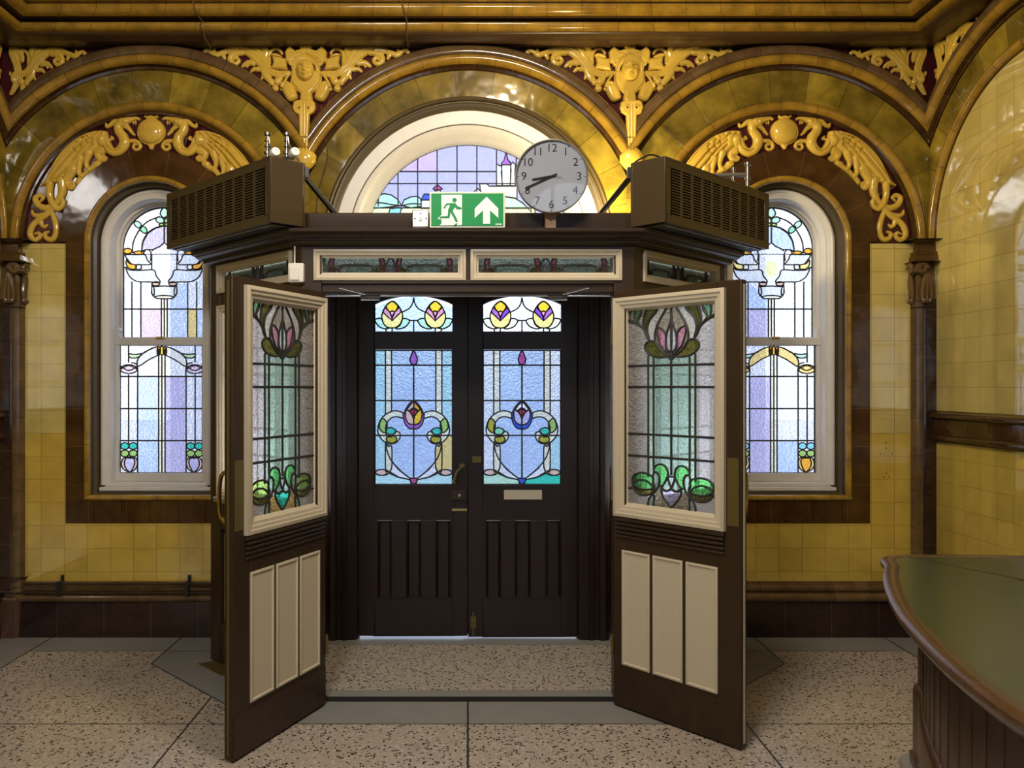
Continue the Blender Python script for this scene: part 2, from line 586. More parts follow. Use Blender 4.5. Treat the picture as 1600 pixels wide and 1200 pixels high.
M = {
    'tile_upper': glaze('yellow_tile_upper', (0.55, 0.435, 0.135), (0.50, 0.385, 0.11), 0.152, 0.152, (0.20, 0.13, 0.03), 0.055, 0.0012, 0.10, 6.0, 0.0022, spec=0.6, coat=1.0),  # paler tile, its colour lightened further in place of a bright reflection
    'tile_lower': glaze('yellow_tile_lower', (0.53, 0.38, 0.070), (0.47, 0.325, 0.054), 0.152, 0.152, (0.22, 0.13, 0.02), 0.055, 0.0012, 0.12, 6.0, 0.0022, spec=0.6, coat=1.0),
    'olive': glaze('olive_faience', (0.215, 0.15, 0.017), (0.105, 0.07, 0.010), 0.245, 3.0, (0.06, 0.035, 0.008), 0.07, 0.0018, 0.6, 5.0, 0.007),
    'gold': glaze('amber_faience', (0.275, 0.158, 0.018), (0.21, 0.115, 0.013), 0.24, 3.0, (0.04, 0.02, 0.005), 0.12, 0.0015, 0.3, 10.0, 0.0015),
    'hood': glaze('brown_faience', (0.115, 0.068, 0.026), (0.085, 0.048, 0.02), 0.24, 3.0, (0.03, 0.015, 0.008), 0.13, 0.0015, 0.3, 10.0, 0.0015),
    'brown': glaze('brown_tile', (0.060, 0.027, 0.007), (0.042, 0.019, 0.006), 0.25, 3.0, (0.14, 0.085, 0.04), 0.09, 0.0013, 0.4, 8.0, 0.003),
    'dark': glaze('dark_skirting_tile', (0.030, 0.015, 0.010), (0.022, 0.011, 0.008), 0.307, 3.0, (0.10, 0.08, 0.06), 0.10, 0.0014, 0.3, 8.0, 0.003),
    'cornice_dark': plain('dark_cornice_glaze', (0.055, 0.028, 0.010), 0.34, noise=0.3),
    'maroon': glaze('maroon_tile', (0.060, 0.011, 0.013), (0.048, 0.009, 0.011), 0.25, 3.0, (0.10, 0.05, 0.05), 0.12, 0.0010, 0.3, 8.0, 0.002),
    'relief': plain('yellow_relief_glaze', (0.55, 0.355, 0.050), 0.13, noise=0.22, scale=9.0),
    'wood': plain('dark_brown_paint', (0.034, 0.020, 0.0095), 0.34, noise=0.3, scale=5.0, bump=0.0012, spec=0.3),
    'wood_door': wood('dark_door_paint', (0.008, 0.0032, 0.0024), (0.014, 0.006, 0.004), 0.36, (9, 9, 1.0), 0.0006),
    'kick': wood('worn_brown_board', (0.020, 0.010, 0.0045), (0.038, 0.018, 0.008), 0.32, (7, 7, 5), 0.0006),
    'cream': plain('cream_paint', (0.50, 0.435, 0.32), 0.42, noise=0.06, scale=30.0),
    'white': plain('white_window_paint', (0.60, 0.57, 0.52), 0.38, noise=0.10, scale=12.0, bump=0.0006),
    'recess': plain('olive_brown_paint', (0.060, 0.040, 0.014), 0.34, noise=0.2),
    'lead': plain('lead_came', (0.016, 0.015, 0.013), 0.55),
    'heater': plain('brown_enamel', (0.046, 0.030, 0.0145), 0.34, spec=0.5),
    'black': plain('matt_black', (0.006, 0.005, 0.004), 0.6),
    'chrome': plain('chrome', (0.22, 0.21, 0.20), 0.28, metal=1.0),
    'steel': plain('brushed_steel', (0.46, 0.45, 0.43), 0.32, metal=0.9),
    'brass': plain('brass', (0.55, 0.36, 0.12), 0.22, metal=1.0),
    'bronze': plain('dull_bronze_plate', (0.13, 0.10, 0.028), 0.35, metal=0.4),
    'plastic': plain('white_plastic', (0.74, 0.72, 0.66), 0.35),
    'sign_frame': plain('sign_frame_grey', (0.62, 0.66, 0.55), 0.3, metal=0.2),
    'green': plain('exit_green', (0.0, 0.23, 0.06), 0.45, spec=0.3),
    'sign_white': plain('sign_white', (0.74, 0.82, 0.82), 0.45),
    'dial': plain('clock_dial', (0.86, 0.86, 0.87), 0.5),
    'ink': plain('black_print', (0.012, 0.012, 0.014), 0.4),
    'tan': plain('pale_wood_block', (0.42, 0.25, 0.14), 0.5, noise=0.15, scale=30),
    'lino': plain('green_linoleum', (0.052, 0.064, 0.021), 0.24, noise=0.16, scale=14.0, bump=0.0004),
    'counter': wood('counter_wood', (0.038, 0.016, 0.006), (0.085, 0.040, 0.016), 0.32, (16, 16, 1.0), 0.0006),
    'counter_edge': wood('counter_edge_wood', (0.060, 0.028, 0.011), (0.12, 0.060, 0.025), 0.24, (5, 5, 12), 0.0006),
    'terrazzo': terrazzo('terrazzo', (0.42, 0.355, 0.295), (0.014, 0.011, 0.009), (0.54, 0.47, 0.39)),
    'stone': plain('grey_border_stone', (0.235, 0.228, 0.21), 0.26, noise=0.16, scale=7.0),
    'joint': plain('black_joint', (0.010, 0.009, 0.008), 0.6),
    'ceil': plain('cream_ceiling', (0.62, 0.50, 0.30), 0.6),
    'street': plain('pale_paving', (0.62, 0.61, 0.60), 0.8, noise=0.2, scale=1.5),
    'render_a': plain('pale_render', (0.42, 0.44, 0.54), 0.8, noise=0.2, scale=0.8),
    'render_b': plain('blue_grey_render', (0.36, 0.42, 0.54), 0.8, noise=0.2, scale=0.8),
    'slate': plain('grey_slate', (0.22, 0.23, 0.28), 0.7),
    'plinth': plain('brown_glazed_stone', (0.075, 0.035, 0.018), 0.3, noise=0.4, scale=9.0),
}

# ------------------------------------------------------------------ the hall: measures
YB = 5.40           # inner face of the end wall
XS = 3.05           # inner faces of the side walls
YF = -4.0           # wall behind the camera
ZS = 2.60           # springing of all arches
CX = 2.095          # centre of the window arches
MID = 1.05          # the arches meet here
CORN = XS - CX      # from a window arch's centre to the corner
CW = YB - CORN      # centre of the first blind arch in a side wall
HZ = 4.40           # ceiling
TB = lambda s, p, z: (s, YB - p, z)
TR = lambda s, p, z: (XS - p, s, z)
TL = lambda s, p, z: (-XS + p, s, z)

# ---- floor
def floor_slabs():
    base = MB().box((-XS, YF, -0.06), (XS, YB, -0.0006))
    fl = struct('floor', base, M['joint'], 'terrazzo hall floor with grey stone borders and black joints', 'floor')
    ter, sto = MB(), MB()
    def slab(mb, pts, g=0.005):
        # pull every edge in by g
        n = len(pts)
        A = sum(pts[i][0] * pts[(i + 1) % n][1] - pts[(i + 1) % n][0] * pts[i][1] for i in range(n))
        P = [Vector(p) for p in (pts if A > 0 else pts[::-1])]
        q = []
        for i in range(n):
            d0, d1 = (P[i] - P[i - 1]).normalized(), (P[(i + 1) % n] - P[i]).normalized()
            n0, n1 = Vector((-d0.y, d0.x)), Vector((-d1.y, d1.x))
            m = (n0 + n1).normalized()
            q.append(tuple(P[i] + m * (g / max(.2, m.dot(n0)))))
        mb.flat(q, -0.02, 0.0)
    for s in (-1, 1):
        w = lambda *pts: [(s * x, y) for x, y in (pts if s > 0 else reversed(pts))]
        slab(sto, w((2.73, YF), (XS, YF), (XS, YB), (2.73, YB)))
        slab(sto, w((1.88, 5.10), (2.73, 5.10), (2.73, YB), (1.88, YB)))
        slab(ter, w((1.36, 4.0), (2.73, 4.0), (2.73, 5.10), (1.88, 5.10), (1.88, 4.866), (1.36, 4.35)))
        slab(ter, w((1.01, 4.0), (1.36, 4.0), (1.36, 4.35)))
        slab(sto, w((0.0, 4.0), (1.01, 4.0), (1.88, 4.866), (1.88, 5.10), (1.50, 5.10), (1.50, 4.93), (0.86, 4.285), (0.0, 4.285)))
        slab(sto, w((1.50, 5.10), (1.88, 5.10), (1.88, YB), (1.50, YB)))
        slab(ter, w((1.36, YF), (2.73, YF), (2.73, 4.0), (1.36, 4.0)))
        slab(ter, w((0.0, YF), (1.36, YF), (1.36, 4.0), (0.0, 4.0)))
    ter.build('terrazzo_field', M['terrazzo'], fl)
    sto.build('stone_border', M['stone'], fl)
    lob = struct('floor_lobby', MB().flat([(-1.5, 4.93), (-.86, 4.285), (.86, 4.285), (1.5, 4.93), (1.5, YB + .5), (-1.5, YB + .5)], -0.02, 0.024), M['joint'],
                 'raised terrazzo floor inside the lobby with a grey stone nosing', 'floor')
    a, b = MB(), MB()
    a.flat([(-.84, 4.375), (.84, 4.375), (1.40, 4.94), (1.40, 5.13), (-1.40, 5.13), (-1.40, 4.94)], 0.0, 0.0265)
    b.flat([(-.86, 4.288), (.86, 4.288), (.93, 4.37), (-.93, 4.37)], 0.0, 0.0265)
    b.flat([(-1.40, 5.135), (1.40, 5.135), (1.40, YB), (-1.40, YB)], 0.0, 0.0265)
    a.build('terrazzo_field', M['terrazzo'], lob)
    b.build('stone_border', M['stone'], lob)

floor_slabs()

# ---- end wall
def end_wall():
    mb = MB()
    for cs, r, zb in ((-CX, 0.40, 0.90), (0.0, 0.90, -0.05), (CX, 0.40, 0.90)):
        s0, s1 = (-MID, MID) if cs == 0 else ((-XS - .05, -MID) if cs < 0 else (MID, XS + .05))
        arch_fill(mb, TB, cs, r, ZS, zb, s0, s1, -0.05, HZ, -0.03)
        # the thickness of the wall inside each opening
        arch_sweep(mb, TB, cs, ZS, [(r, -0.03), (r, -0.42)], zb)
        if zb > 0: mb.add([TB(cs - r, -0.03, zb), TB(cs + r, -0.03, zb), TB(cs + r, -0.42, zb), TB(cs - r, -0.42, zb)], [(0, 1, 2, 3)], [(0, 0), (1, 0), (1, 1), (0, 1)])
        arch_fill(mb, TB, cs, r, ZS, zb, s0, s1, -0.05, HZ, -0.42)
    wall = struct('wall_back', mb, M['maroon'], 'end wall of glazed tiles with three arches', 'wall')
    for cs in (-CX, 0.0, CX):
        L = dict(limm=MID, limp=MID, mitre=(False, False))
        if cs < 0: L = dict(limm=CORN, limp=MID, mitre=(True, False))
        if cs > 0: L = dict(limm=MID, limp=CORN, mitre=(False, True))
        h = roll((1.295, 0.01), (1.215, 0.05), 0.03)
        g = roll((1.215, 0.05), (1.155, 0.045), 0.035)
        k = [(1.155, 0.045), (1.150, 0.014), (1.132, 0.008), (1.128, 0.018)]
        mb = MB()
        arch_sweep(mb, TB, cs, ZS, h, mi=0, **L)
        arch_sweep(mb, TB, cs, ZS, g, mi=1, **L)
        arch_sweep(mb, TB, cs, ZS, k, mi=2, **L)
        mb.build('hood_mould', [M['hood'], M['gold'], M['brown']], wall)
        inner = 0.95 if cs == 0 else 0.925
        mb = arch_sweep(MB(), TB, cs, ZS, fine([(1.130, 0.008), (inner, 0.006)]), **L)
        mb.build('olive_arch_band', M['olive'], wall)
        if cs == 0:
            mb = MB()
            arch_sweep(mb, TB, cs, ZS, roll((0.955, 0.004), (0.925, 0.01), 0.028) + roll((0.925, 0.01), (0.905, 0.0), 0.016) + [(0.90, -0.03), (0.885, -0.05), (0.885, -0.10)], 2.2)
            mb.build('dark_arch_mould', M['recess'], wall)
            continue
        mb = arch_sweep(MB(), TB, cs, ZS, roll((0.925, 0.0), (0.868, 0.0), 0.032) + [(0.868, 0.0)], **L)
        mb.build('gold_arch_roll', M['gold'], wall)
        mb = arch_sweep(MB(), TB, cs, ZS, [(0.868, 0.0), (0.858, -0.012), (0.845, -0.012), (0.842, -0.024)], **L)
        mb.build('dark_fillet', M['brown'], wall)
        # brown tiles round the window: arch ring, jamb strips, sill course
        mb = arch_sweep(MB(), TB, cs, ZS, [(0.612, -0.024), (0.608, -0.006), (0.435, -0.004)])
        for sgn in (-1, 1):
            q = [(sgn * .557, .743), (sgn * .435, .743), (sgn * .435, ZS), (sgn * .557, ZS)]
            mb.add([TB(cs + a, -0.003, z) for a, z in q], [(0, 1, 2, 3)], [(z, abs(a)) for a, z in q])
        mb.build('window_surround_tiles', M['brown'], wall)
        mb = MB()
        for i in range(6):
            a0, a1 = -.557 + i * 1.114 / 6 + .0008, -.557 + (i + 1) * 1.114 / 6 - .0008
            mb.box((cs + a0, YB - .003, .744), (cs + a1, YB + .02, .900))
        mb.build('sill_tiles', M['brown'], wall, bevel=0.002)
        gr = roll((0.436, 0.0), (0.398, -0.004), 0.020) + [(0.398, -0.012)]
        mb = arch_sweep(MB(), TB, cs, ZS, gr, 0.915)
        mb.grid([[TB(cs + a, p, 1.33 - r) for a in (-.43, .43)] for r, p in gr], [[(a, r) for a in (0, .86)] for r, p in gr])
        mb.build('gold_window_roll', M['gold'], wall)
        mb = arch_sweep(MB(), TB, cs, ZS, [(0.400, -0.012), (0.398, -0.055), (0.378, -0.062), (0.374, -0.10), (0.350, -0.10)], 0.93)
        mb.grid([[TB(cs + a, p, z) for a in (-.40, .40)] for p, z in ((-0.01, 0.925), (-0.06, 0.93), (-.062, .944), (-0.20, 0.944))], [[(a, p) for a in (0, .8)] for p in (0, .05, .07, .2)])
        mb.build('dark_reveal', M['recess'], wall)
    # yellow tiling beside and below the windows
    for sgn in (-1, 1):
        up, lo = MB(), MB()
        def rect(mb, a0, a1, z0, z1):
            q = [(sgn * a0, z0), (sgn * a1, z0), (sgn * a1, z1), (sgn * a0, z1)]
            mb.add([TB(x, 0.0, z) for x, z in q], [(0, 1, 2, 3)], [(abs(x) - 2.660 + 3.04, z - 2.554 + 3.04) for x, z in q])
        rect(up, 2.652, 3.0, 1.34, 2.588)
        rect(lo, 2.652, 3.0, 0.36, 1.34)
        rect(lo, 1.30, 2.652, 0.36, 0.745)
        rect(lo, 1.30, 1.54, 0.745, 1.34)
        rect(up, 1.30, 1.54, 1.34, 2.588)
        up.build('lightened_yellow_tiling', M['tile_upper'], wall)
        lo.build('amber_yellow_tiling', M['tile_lower'], wall)
    for px, py in ((1384.8, 691.6), (1384.8, 700.3), (1375.7, 709.4), (1394.3, 709.4), (1384.8, 739.3), (1381.3, 745), (1389.1, 745)):
        x, _, z = W(px, py, YB - .001)
        MB().lathe([(0, 0), (.0045, 0), (.004, .0012), (0, .0015)], (x, YB, z), (0, -1, 0), 10).build('drill_hole', M['joint'], wall)
    return wall

WALL = end_wall()

# ---- side walls with blind arches
def side_wall(name, T, sgn, label):
    mb = MB()
    q = [(YF, -0.05), (YB + .3, -0.05), (YB + .3, HZ), (YF, HZ)]
    mb.add([T(s, -0.05, z) for s, z in q], [(0, 1, 2, 3)], q)
    wall = struct(name, mb, M['maroon'], label, 'wall')
    up, lo, h, g, k, ol, mo = MB(), MB(), MB(), MB(), MB(), MB(), MB()
    CC = [CW, CW - 2 * MID, CW - 4 * MID]
    for i, c in enumerate(CC):
        L = dict(limm=MID, limp=CORN if i == 0 else MID, mitre=(False, i == 0))
        arch_sweep(h, T, c, ZS, roll((1.295, 0.01), (1.215, 0.05), 0.03), **L)
        arch_sweep(g, T, c, ZS, roll((1.215, 0.05), (1.155, 0.045), 0.035), **L)
        arch_sweep(k, T, c, ZS, [(1.155, 0.045), (1.150, 0.014), (1.132, 0.008), (1.128, 0.018)], **L)
        arch_sweep(ol, T, c, ZS, fine([(1.130, 0.008), (0.965, 0.006)]), **L)
        arch_sweep(g, T, c, ZS, roll((0.965, 0.0), (0.905, 0.0), 0.032), 0.25 if i else None, **L)
        arch_sweep(k, T, c, ZS, [(0.906, 0.0), (0.902, 0.004), (0.897, 0.004), (0.895, -0.006)], **L)
        # tiling: one skin, the lightened part above the dado
        n = 40
        pts = [(c + 0.93 * math.cos(PI * j / n), ZS + 0.93 * math.sin(PI * j / n)) for j in range(n + 1)]
        poly = [(c - .93, 1.34), (c + .93, 1.34)] + pts
        up.add([T(s, -0.004, z) for s, z in poly], [tuple(range(len(poly)))], [(s + 9.1, z - 2.554 + 3.04) for s, z in poly])
        q = [(c - .93, 0.2), (c + .93, 0.2), (c + .93, 1.34), (c - .93, 1.34)]
        lo.add([T(s, -0.004, z) for s, z in q], [(0, 1, 2, 3)], [(s + 9.1, z - 2.554 + 3.04) for s, z in q])
        # dado rail: two mouldings with a dark tile band between
        d = [(-0.006, 1.285)] + [(p, z) for z, p in roll((1.285, 0.0), (1.335, 0.012), 0.022)] + [(0.014, 1.34), (0.014, 1.432)] + \
            [(p, z) for z, p in roll((1.434, 0.016), (1.478, 0.008), 0.026)] + [(-0.006, 1.49)]
        mo.grid([[T(s, p, z) for s in (c - .905, c + .905)] for p, z in d], [[(s, 10 * (z - 1)) for s in (c - .905, c + .905)] for p, z in d])
    up.build('lightened_yellow_tiling', M['tile_upper'], wall)
    lo.build('amber_yellow_tiling', M['tile_lower'], wall)
    h.build('hood_mould', M['hood'], wall)
    g.build('gold_arch_roll', M['gold'], wall)
    k.build('dark_fillet', M['brown'], wall)
    ol.build('olive_arch_band', M['olive'], wall)
    mo.build('dado_rail', M['brown'], wall)
    # piers between the blind arches
    pi = MB()
    for c in (CW - MID, CW - 3 * MID):
        pi.grid([[T(c + a, p, z) for a, p in ((-.15, -.03), (-.15, .02), (.15, .02), (.15, -.03))] for z in (0, ZS)], [[(z, a) for a in (0, .05, .35, .4)] for z in (0, ZS)])
    pi.build('pier_tiles', M['dark'], wall)
    return wall

side_wall('wall_right', TR, 1, 'right side wall of glossy yellow tiles under a brown arch')
side_wall('wall_left', TL, -1, 'left side wall of glazed tiles seen edge-on at the margin')

# ---- wall behind the camera, with two daylight windows, and the ceiling
def front_wall():
    mb = MB()
    TFr = lambda s, p, z: (s, YF + p, z)
    for c in (-1.5, 1.5):
        s0, s1 = (-XS - .1, 0) if c < 0 else (0, XS + .1)
        arch_fill(mb, TFr, c, 0.75, 2.4, 0.9, s0, s1, -0.05, HZ)
        arch_sweep(mb, TFr, c, 2.4, [(0.75, 0.0), (0.75, -0.25)], 0.9)
    w = struct('wall_front', mb, M['ceil'], 'plastered wall with two arched windows opposite the lobby', 'wall')
    for c in (-1.5, 1.5):
        f = MB()
        arch_sweep(f, TFr, c, 2.4, [(0.76, -0.12), (0.76, -0.06), (0.69, -0.06), (0.69, -0.12)], 0.9)
        for x in (c - .25, c + .25): f.box((x - .025, YF - .11, .9), (x + .025, YF - .06, 3.05))
        for z in (0.93, 1.7, 2.4): f.box((c - .74, YF - .11, z - .03), (c + .74, YF - .06, z + .03))
        f.build('window_bars', M['white'], w)
    c = struct('ceiling', MB().box((-XS - .1, YF - .1, HZ), (XS + .1, YB + .4, HZ + .1)), M['ceil'], 'plaster ceiling above the cornice', 'ceiling')

front_wall()

# ---- cornice, skirting
def cornice():
    path = [(-XS, YB), (XS, YB), (XS, YF), (-XS, YF)]
    R = lambda a, b, k: [(p, z) for z, p in roll((a[1], a[0]), (b[1], b[0]), k, 6)]
    g, b = MB(), MB()
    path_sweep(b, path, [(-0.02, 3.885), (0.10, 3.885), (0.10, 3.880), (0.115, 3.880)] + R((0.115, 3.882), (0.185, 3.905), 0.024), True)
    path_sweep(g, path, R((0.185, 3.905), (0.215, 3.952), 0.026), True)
    path_sweep(b, path, [(0.215, 3.952), (0.14, 3.956), (0.13, 3.978), (0.262, 3.970)], True)  # recess between the rolls, coloured dark to deepen its shade
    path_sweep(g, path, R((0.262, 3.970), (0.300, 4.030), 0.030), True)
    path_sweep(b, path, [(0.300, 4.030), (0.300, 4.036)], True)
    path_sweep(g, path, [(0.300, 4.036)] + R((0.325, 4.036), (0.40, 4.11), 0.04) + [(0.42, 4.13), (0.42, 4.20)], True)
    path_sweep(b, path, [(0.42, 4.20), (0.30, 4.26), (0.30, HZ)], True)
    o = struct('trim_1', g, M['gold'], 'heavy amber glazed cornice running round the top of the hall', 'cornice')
    b.build('brown_and_shade_bands', M['cornice_dark'], o)

def skirting():
    for nm, s in (('left', -1), ('right', 1)):
        mb = MB()
        x0, x1 = 1.50, 2.96
        q = [(x0, 0.0), (x1, 0.0), (x1, .236), (x0, .236)]
        mb.add([TB(s * a, 0.03, z) for a, z in q], [(0, 1, 2, 3)], [(a + .07, z + .1) for a, z in q])
        mb.add([TB(s * a, p, .236) for a, p in ((x0, 0), (x1, 0), (x1, .03), (x0, .03))], [(0, 1, 2, 3)], [(0, 0), (1, 0), (1, .1), (0, .1)])
        o = struct('baseboard_' + nm, mb, M['dark'], 'dark brown tile skirting under the %s window' % nm, 'skirting')
        r = [(p, z) for z, p in roll((.236, .036), (.292, .020), .026)] + [(.014, .292)] + [(p, z) for z, p in roll((.296, .014), (.340, .006), .016)] + [(.004, .345), (.0, .363)]
        mb = MB().grid([[TB(s * a, p, z) for a in (x0, x1)] for p, z in r], [[(a, 5 * z) for a in (x0, x1)] for p, z in r])
        mb.build('skirting_mould', M['hood'], o)
    for nm, T in (('wall_left', TL), ('wall_right', TR)):
        mb = MB()
        q = [(YF, 0.0), (YB, 0.0), (YB, .236), (YF, .236)]
        mb.add([T(a, -0.004, z) for a, z in q], [(0, 1, 2, 3)], [(a, z + .1) for a, z in q])
        r = [(p, z) for z, p in roll((.236, -.004), (.30, -.01), .026)] + [(-.03, .36)]
        mb.grid([[T(a, p, z) for a in (YF, YB)] for p, z in r], [[(a, 5 * z) for a in (YF, YB)] for p, z in r])
        struct('baseboard_side_' + nm[5:], mb, M['dark'], 'dark skirting along the %s side wall' % nm[5:], 'skirting')

cornice()
skirting()

# ---- corner pilasters
def pilaster(s, label):
    root = thing('pillar_corner', label, 'pilaster', (s * 2.98, 5.33, 0), kind='structure')
    X = lambda x: s * x
    # shaft: a small pier with a fat roll on the room corner
    sh = MB()
    plan = [(2.918, 5.42), (2.918, 5.375), (2.923, 5.358), (2.936, 5.348), (2.955, 5.344), (2.972, 5.346)]
    sh.grid([[(X(x), y, z) for x, y in plan] for z in (0.3, 2.22)], [[(z, i * .03) for i in range(6)] for z in (0.3, 2.22)])
    sh.build('shaft_roll', M['hood'], root)
    st = MB()
    plan = [(2.972, 5.346), (2.982, 5.344), (2.990, 5.338), (3.06, 5.338)]
    for i in range(14):
        z0, z1 = 0.3 + i * .137 + .001, 0.3 + (i + 1) * .137 - .001
        st.grid([[(X(x), y, z) for x, y in plan] for z in (z0, z1)], [[(z, i * .03) for i in range(4)] for z in (z0, z1)])
    st.build('shaft_tiles', M['dark'], root)
    # capital: abacus, volutes, leafy bell
    cap = MB()
    ab = [(2.905, 5.43), (2.905, 5.315), (3.08, 5.315)]
    pr = [(-.03, 2.455), (0.0, 2.47), (0.005, 2.50), (.012, 2.505), (.012, 2.525), (.028, 2.53), (.035, 2.585), (.035, 2.60), (-.05, 2.60)]
    path_sweep(cap, [(X(x), y) for x, y in ab], pr, sign=1.0 if s < 0 else -1.0)
    cap.add([(X(2.90), 5.43, 2.598), (X(2.90), 5.30, 2.598), (X(3.1), 5.30, 2.598), (X(3.1), 5.43, 2.598)], [(0, 1, 2, 3)], [(0, 0)] * 4)
    cap.build('abacus', M['brown'], root)
    bell = MB()
    bp = [(2.922, 5.43), (2.922, 5.342), (3.06, 5.342)]
    path_sweep(bell, [(X(x), y) for x, y in bp], [(-.012, 2.165), (.018, 2.172), (.022, 2.19), (.004, 2.20), (.0, 2.22), (.008, 2.34), (.02, 2.42), (.028, 2.46)], sign=1.0 if s < 0 else -1.0)
    bell.build('bell', M['hood'], root)
    vo = MB()
    def spiral(c, ax, r=0.036):
        pts, rad = [], []
        for k in range(30):
            a = k * .42
            q = r * (1 - k / 34)
            pts.append((c[0] + ax[0] * q * math.cos(a), c[1] + ax[1] * q * math.cos(a), c[2] + q * math.sin(a)))
            rad.append(.013 * (1 - k / 60))
        vo.tube(pts, rad, 8)
    spiral((X(2.945), 5.312, 2.415), (s, 0))
    spiral((X(2.895), 5.36, 2.415), (0, 1))
    vo.tube([(X(2.925), 5.345, 2.41), (X(2.908), 5.325, 2.42)], [.032, .028], 10)
    vo.build('volute', M['hood'], root)
    lf = MB()
    for (cx_, cy_, dx, dy) in ((2.985, 5.328, 1, 0), (2.908, 5.385, 0, 1)):
        for k, off in enumerate((-.022, 0, .022)):
            pts = [(X(cx_ + dx * off), cy_ + dy * off, 2.19), (X(cx_ + dx * off * 1.3), cy_ + dy * off * 1.3, 2.25), (X(cx_ + dx * off * .8), cy_ + dy * off * .8, 2.33), (X(cx_ + dx * off * .3), cy_ + dy * off * .3, 2.385)]
            lf.tube(catmull(pts, 5), [0.006 + .007 * math.sin(PI * (i + 1) / 17) for i in range(16)], 8)
        for off in (-.02, .02):
            lf.lathe([(.002, -.018), (.014, -.01), (.017, 0), (.014, .01), (.002, .018)], (X(cx_ + dx * off), cy_ + dy * off, 2.205), n=10)
    lf.build('acanthus_leaf', M['hood'], root)
    # base: rings over a rounded plinth
    ba = MB()
    pl = [(2.895, 5.43), (2.895, 5.355), (2.92, 5.328), (2.96, 5.31), (3.08, 5.31)]
    prof = [(.0, .40), (.012, .395)] + [(o, z) for z, o in roll((.385, .012), (.335, .022), .022)] + [(.028, .33)] + [(o, z) for z, o in roll((.325, .03), (.27, .04), .022)] + \
           [(.030, .262), (.028, .25), (.034, .22), (.040, .12), (.045, .0)]
    path_sweep(ba, [(X(x), y) for x, y in pl], prof, sign=1.0 if s < 0 else -1.0)
    ba.build('plinth', M['plinth'], root, ang=50)

pilaster(-1, 'corner pilaster beside the left window with a leafy volute capital')
pilaster(1, 'corner pilaster between the right window and the right side wall')

# ---- the street seen through the glass
def street():
    g = struct('ground_street', MB().box((-30, YB + .42, -0.4), (30, 40, 0.0)), M['street'], 'pale pavement outside the entrance', 'pavement')
    def house(name, x0, x1, y, h, mat, label):
        r = thing(name, label, 'building', ((x0 + x1) / 2, y, 0), kind='structure')
        MB().box((x0, y, 0), (x1, y + 5, h)).build('wall', mat, r)
        w = MB()
        z = 1.0
        while z < h - 1.5:
            x = x0 + .8
            while x < x1 - 1.4:
                w.box((x, y - .04, z), (x + 1.0, y + .1, z + 1.7))
                x += 2.4
            z += 3.0
        w.build('window', M['slate'], r)
        MB().prism([(x0 - .1, h), (x1 + .1, h), (x1 + .1, h + .15), (x0 - .1, h + .15)], y - .2, y + 5).build('roof', M['slate'], r)
    house('building', -5.45, -3.3, 15, 6.2, M['render_a'], 'tall grey house blurred behind the left window glass')
    house('building', -3.3, 3.3, 15, 2.2, M['render_b'], 'low blue-grey building blurred behind the entrance door glass')
    house('building', 3.3, 5.45, 15, 6.2, M['render_a'], 'tall grey house blurred behind the right window glass')

street()

# ------------------------------------------------------------------ leaded glass
PAL = {
    'clear': ((0.90, 0.92, 0.96), 0.10), 'blue': ((0.60, 0.74, 0.98), 0.12), 'paleblue': ((0.68, 0.80, 0.98), 0.15),
    'white': ((0.98, 0.98, 0.98), 0.10), 'teal': ((0.55, 0.84, 0.88), 0.15), 'lilac': ((0.62, 0.58, 0.80), 0.15), 'fan': ((0.50, 0.45, 0.66), 0.15), 'fanpink': ((0.62, 0.44, 0.56), 0.15), 'pinkish': ((0.80, 0.64, 0.74), 0.15),
    'cream': ((0.95, 0.92, 0.72), 0.2), 'yellow': ((1.0, 0.85, 0.30), 0.25), 'gold': ((1.0, 0.66, 0.05), 0.25), 'lemon': ((0.95, 0.90, 0.45), 0.25),
    'amber': ((0.93, 0.72, 0.28), 0.25), 'orange': ((0.98, 0.48, 0.06), 0.25), 'purple': ((0.45, 0.16, 0.58), 0.2), 'violet': ((0.28, 0.08, 0.80), 0.2),
    'plum': ((0.50, 0.10, 0.32), 0.2), 'pink': ((0.85, 0.45, 0.55), 0.25), 'rose': ((0.80, 0.36, 0.50), 0.3), 'red': ((0.62, 0.05, 0.14), 0.2), 'salmon': ((0.88, 0.62, 0.52), 0.3),
    'navy': ((0.05, 0.12, 0.72), 0.2), 'emerald': ((0.06, 0.68, 0.52), 0.25), 'jade': ((0.30, 0.82, 0.50), 0.3), 'green': ((0.16, 0.62, 0.20), 0.35), 'leaf': ((0.42, 0.66, 0.18), 0.25),
    'olive': ((0.50, 0.48, 0.06), 0.25), 'moss': ((0.16, 0.15, 0.03), 0.3), 'deepgreen': ((0.03, 0.30, 0.12), 0.25), 'mint': ((0.55, 0.88, 0.68), 0.3), 'sea': ((0.45, 0.72, 0.66), 0.25),
    'opal': ((0.86, 0.92, 0.96), 0.4), 'milk': ((0.93, 0.93, 0.86), 0.45), 'taupe': ((0.52, 0.46, 0.36), 0.35), 'grass': ((0.62, 0.86, 0.52), 0.25), 'sky': ((0.35, 0.78, 0.92), 0.25),
    'frost': ((0.88, 0.90, 0.97), 0.55), 'seafrost': ((0.48, 0.70, 0.62), 0.42), 'mintfrost': ((0.56, 0.80, 0.66), 0.45), 'diffuser': ((0.96, 0.97, 1.0), 0.88),
    'dim': ((0.42, 0.52, 0.46), 0.3), 'maroon': ((0.34, 0.10, 0.13), 0.4), 'steelblue': ((0.25, 0.31, 0.34), 0.4),
}


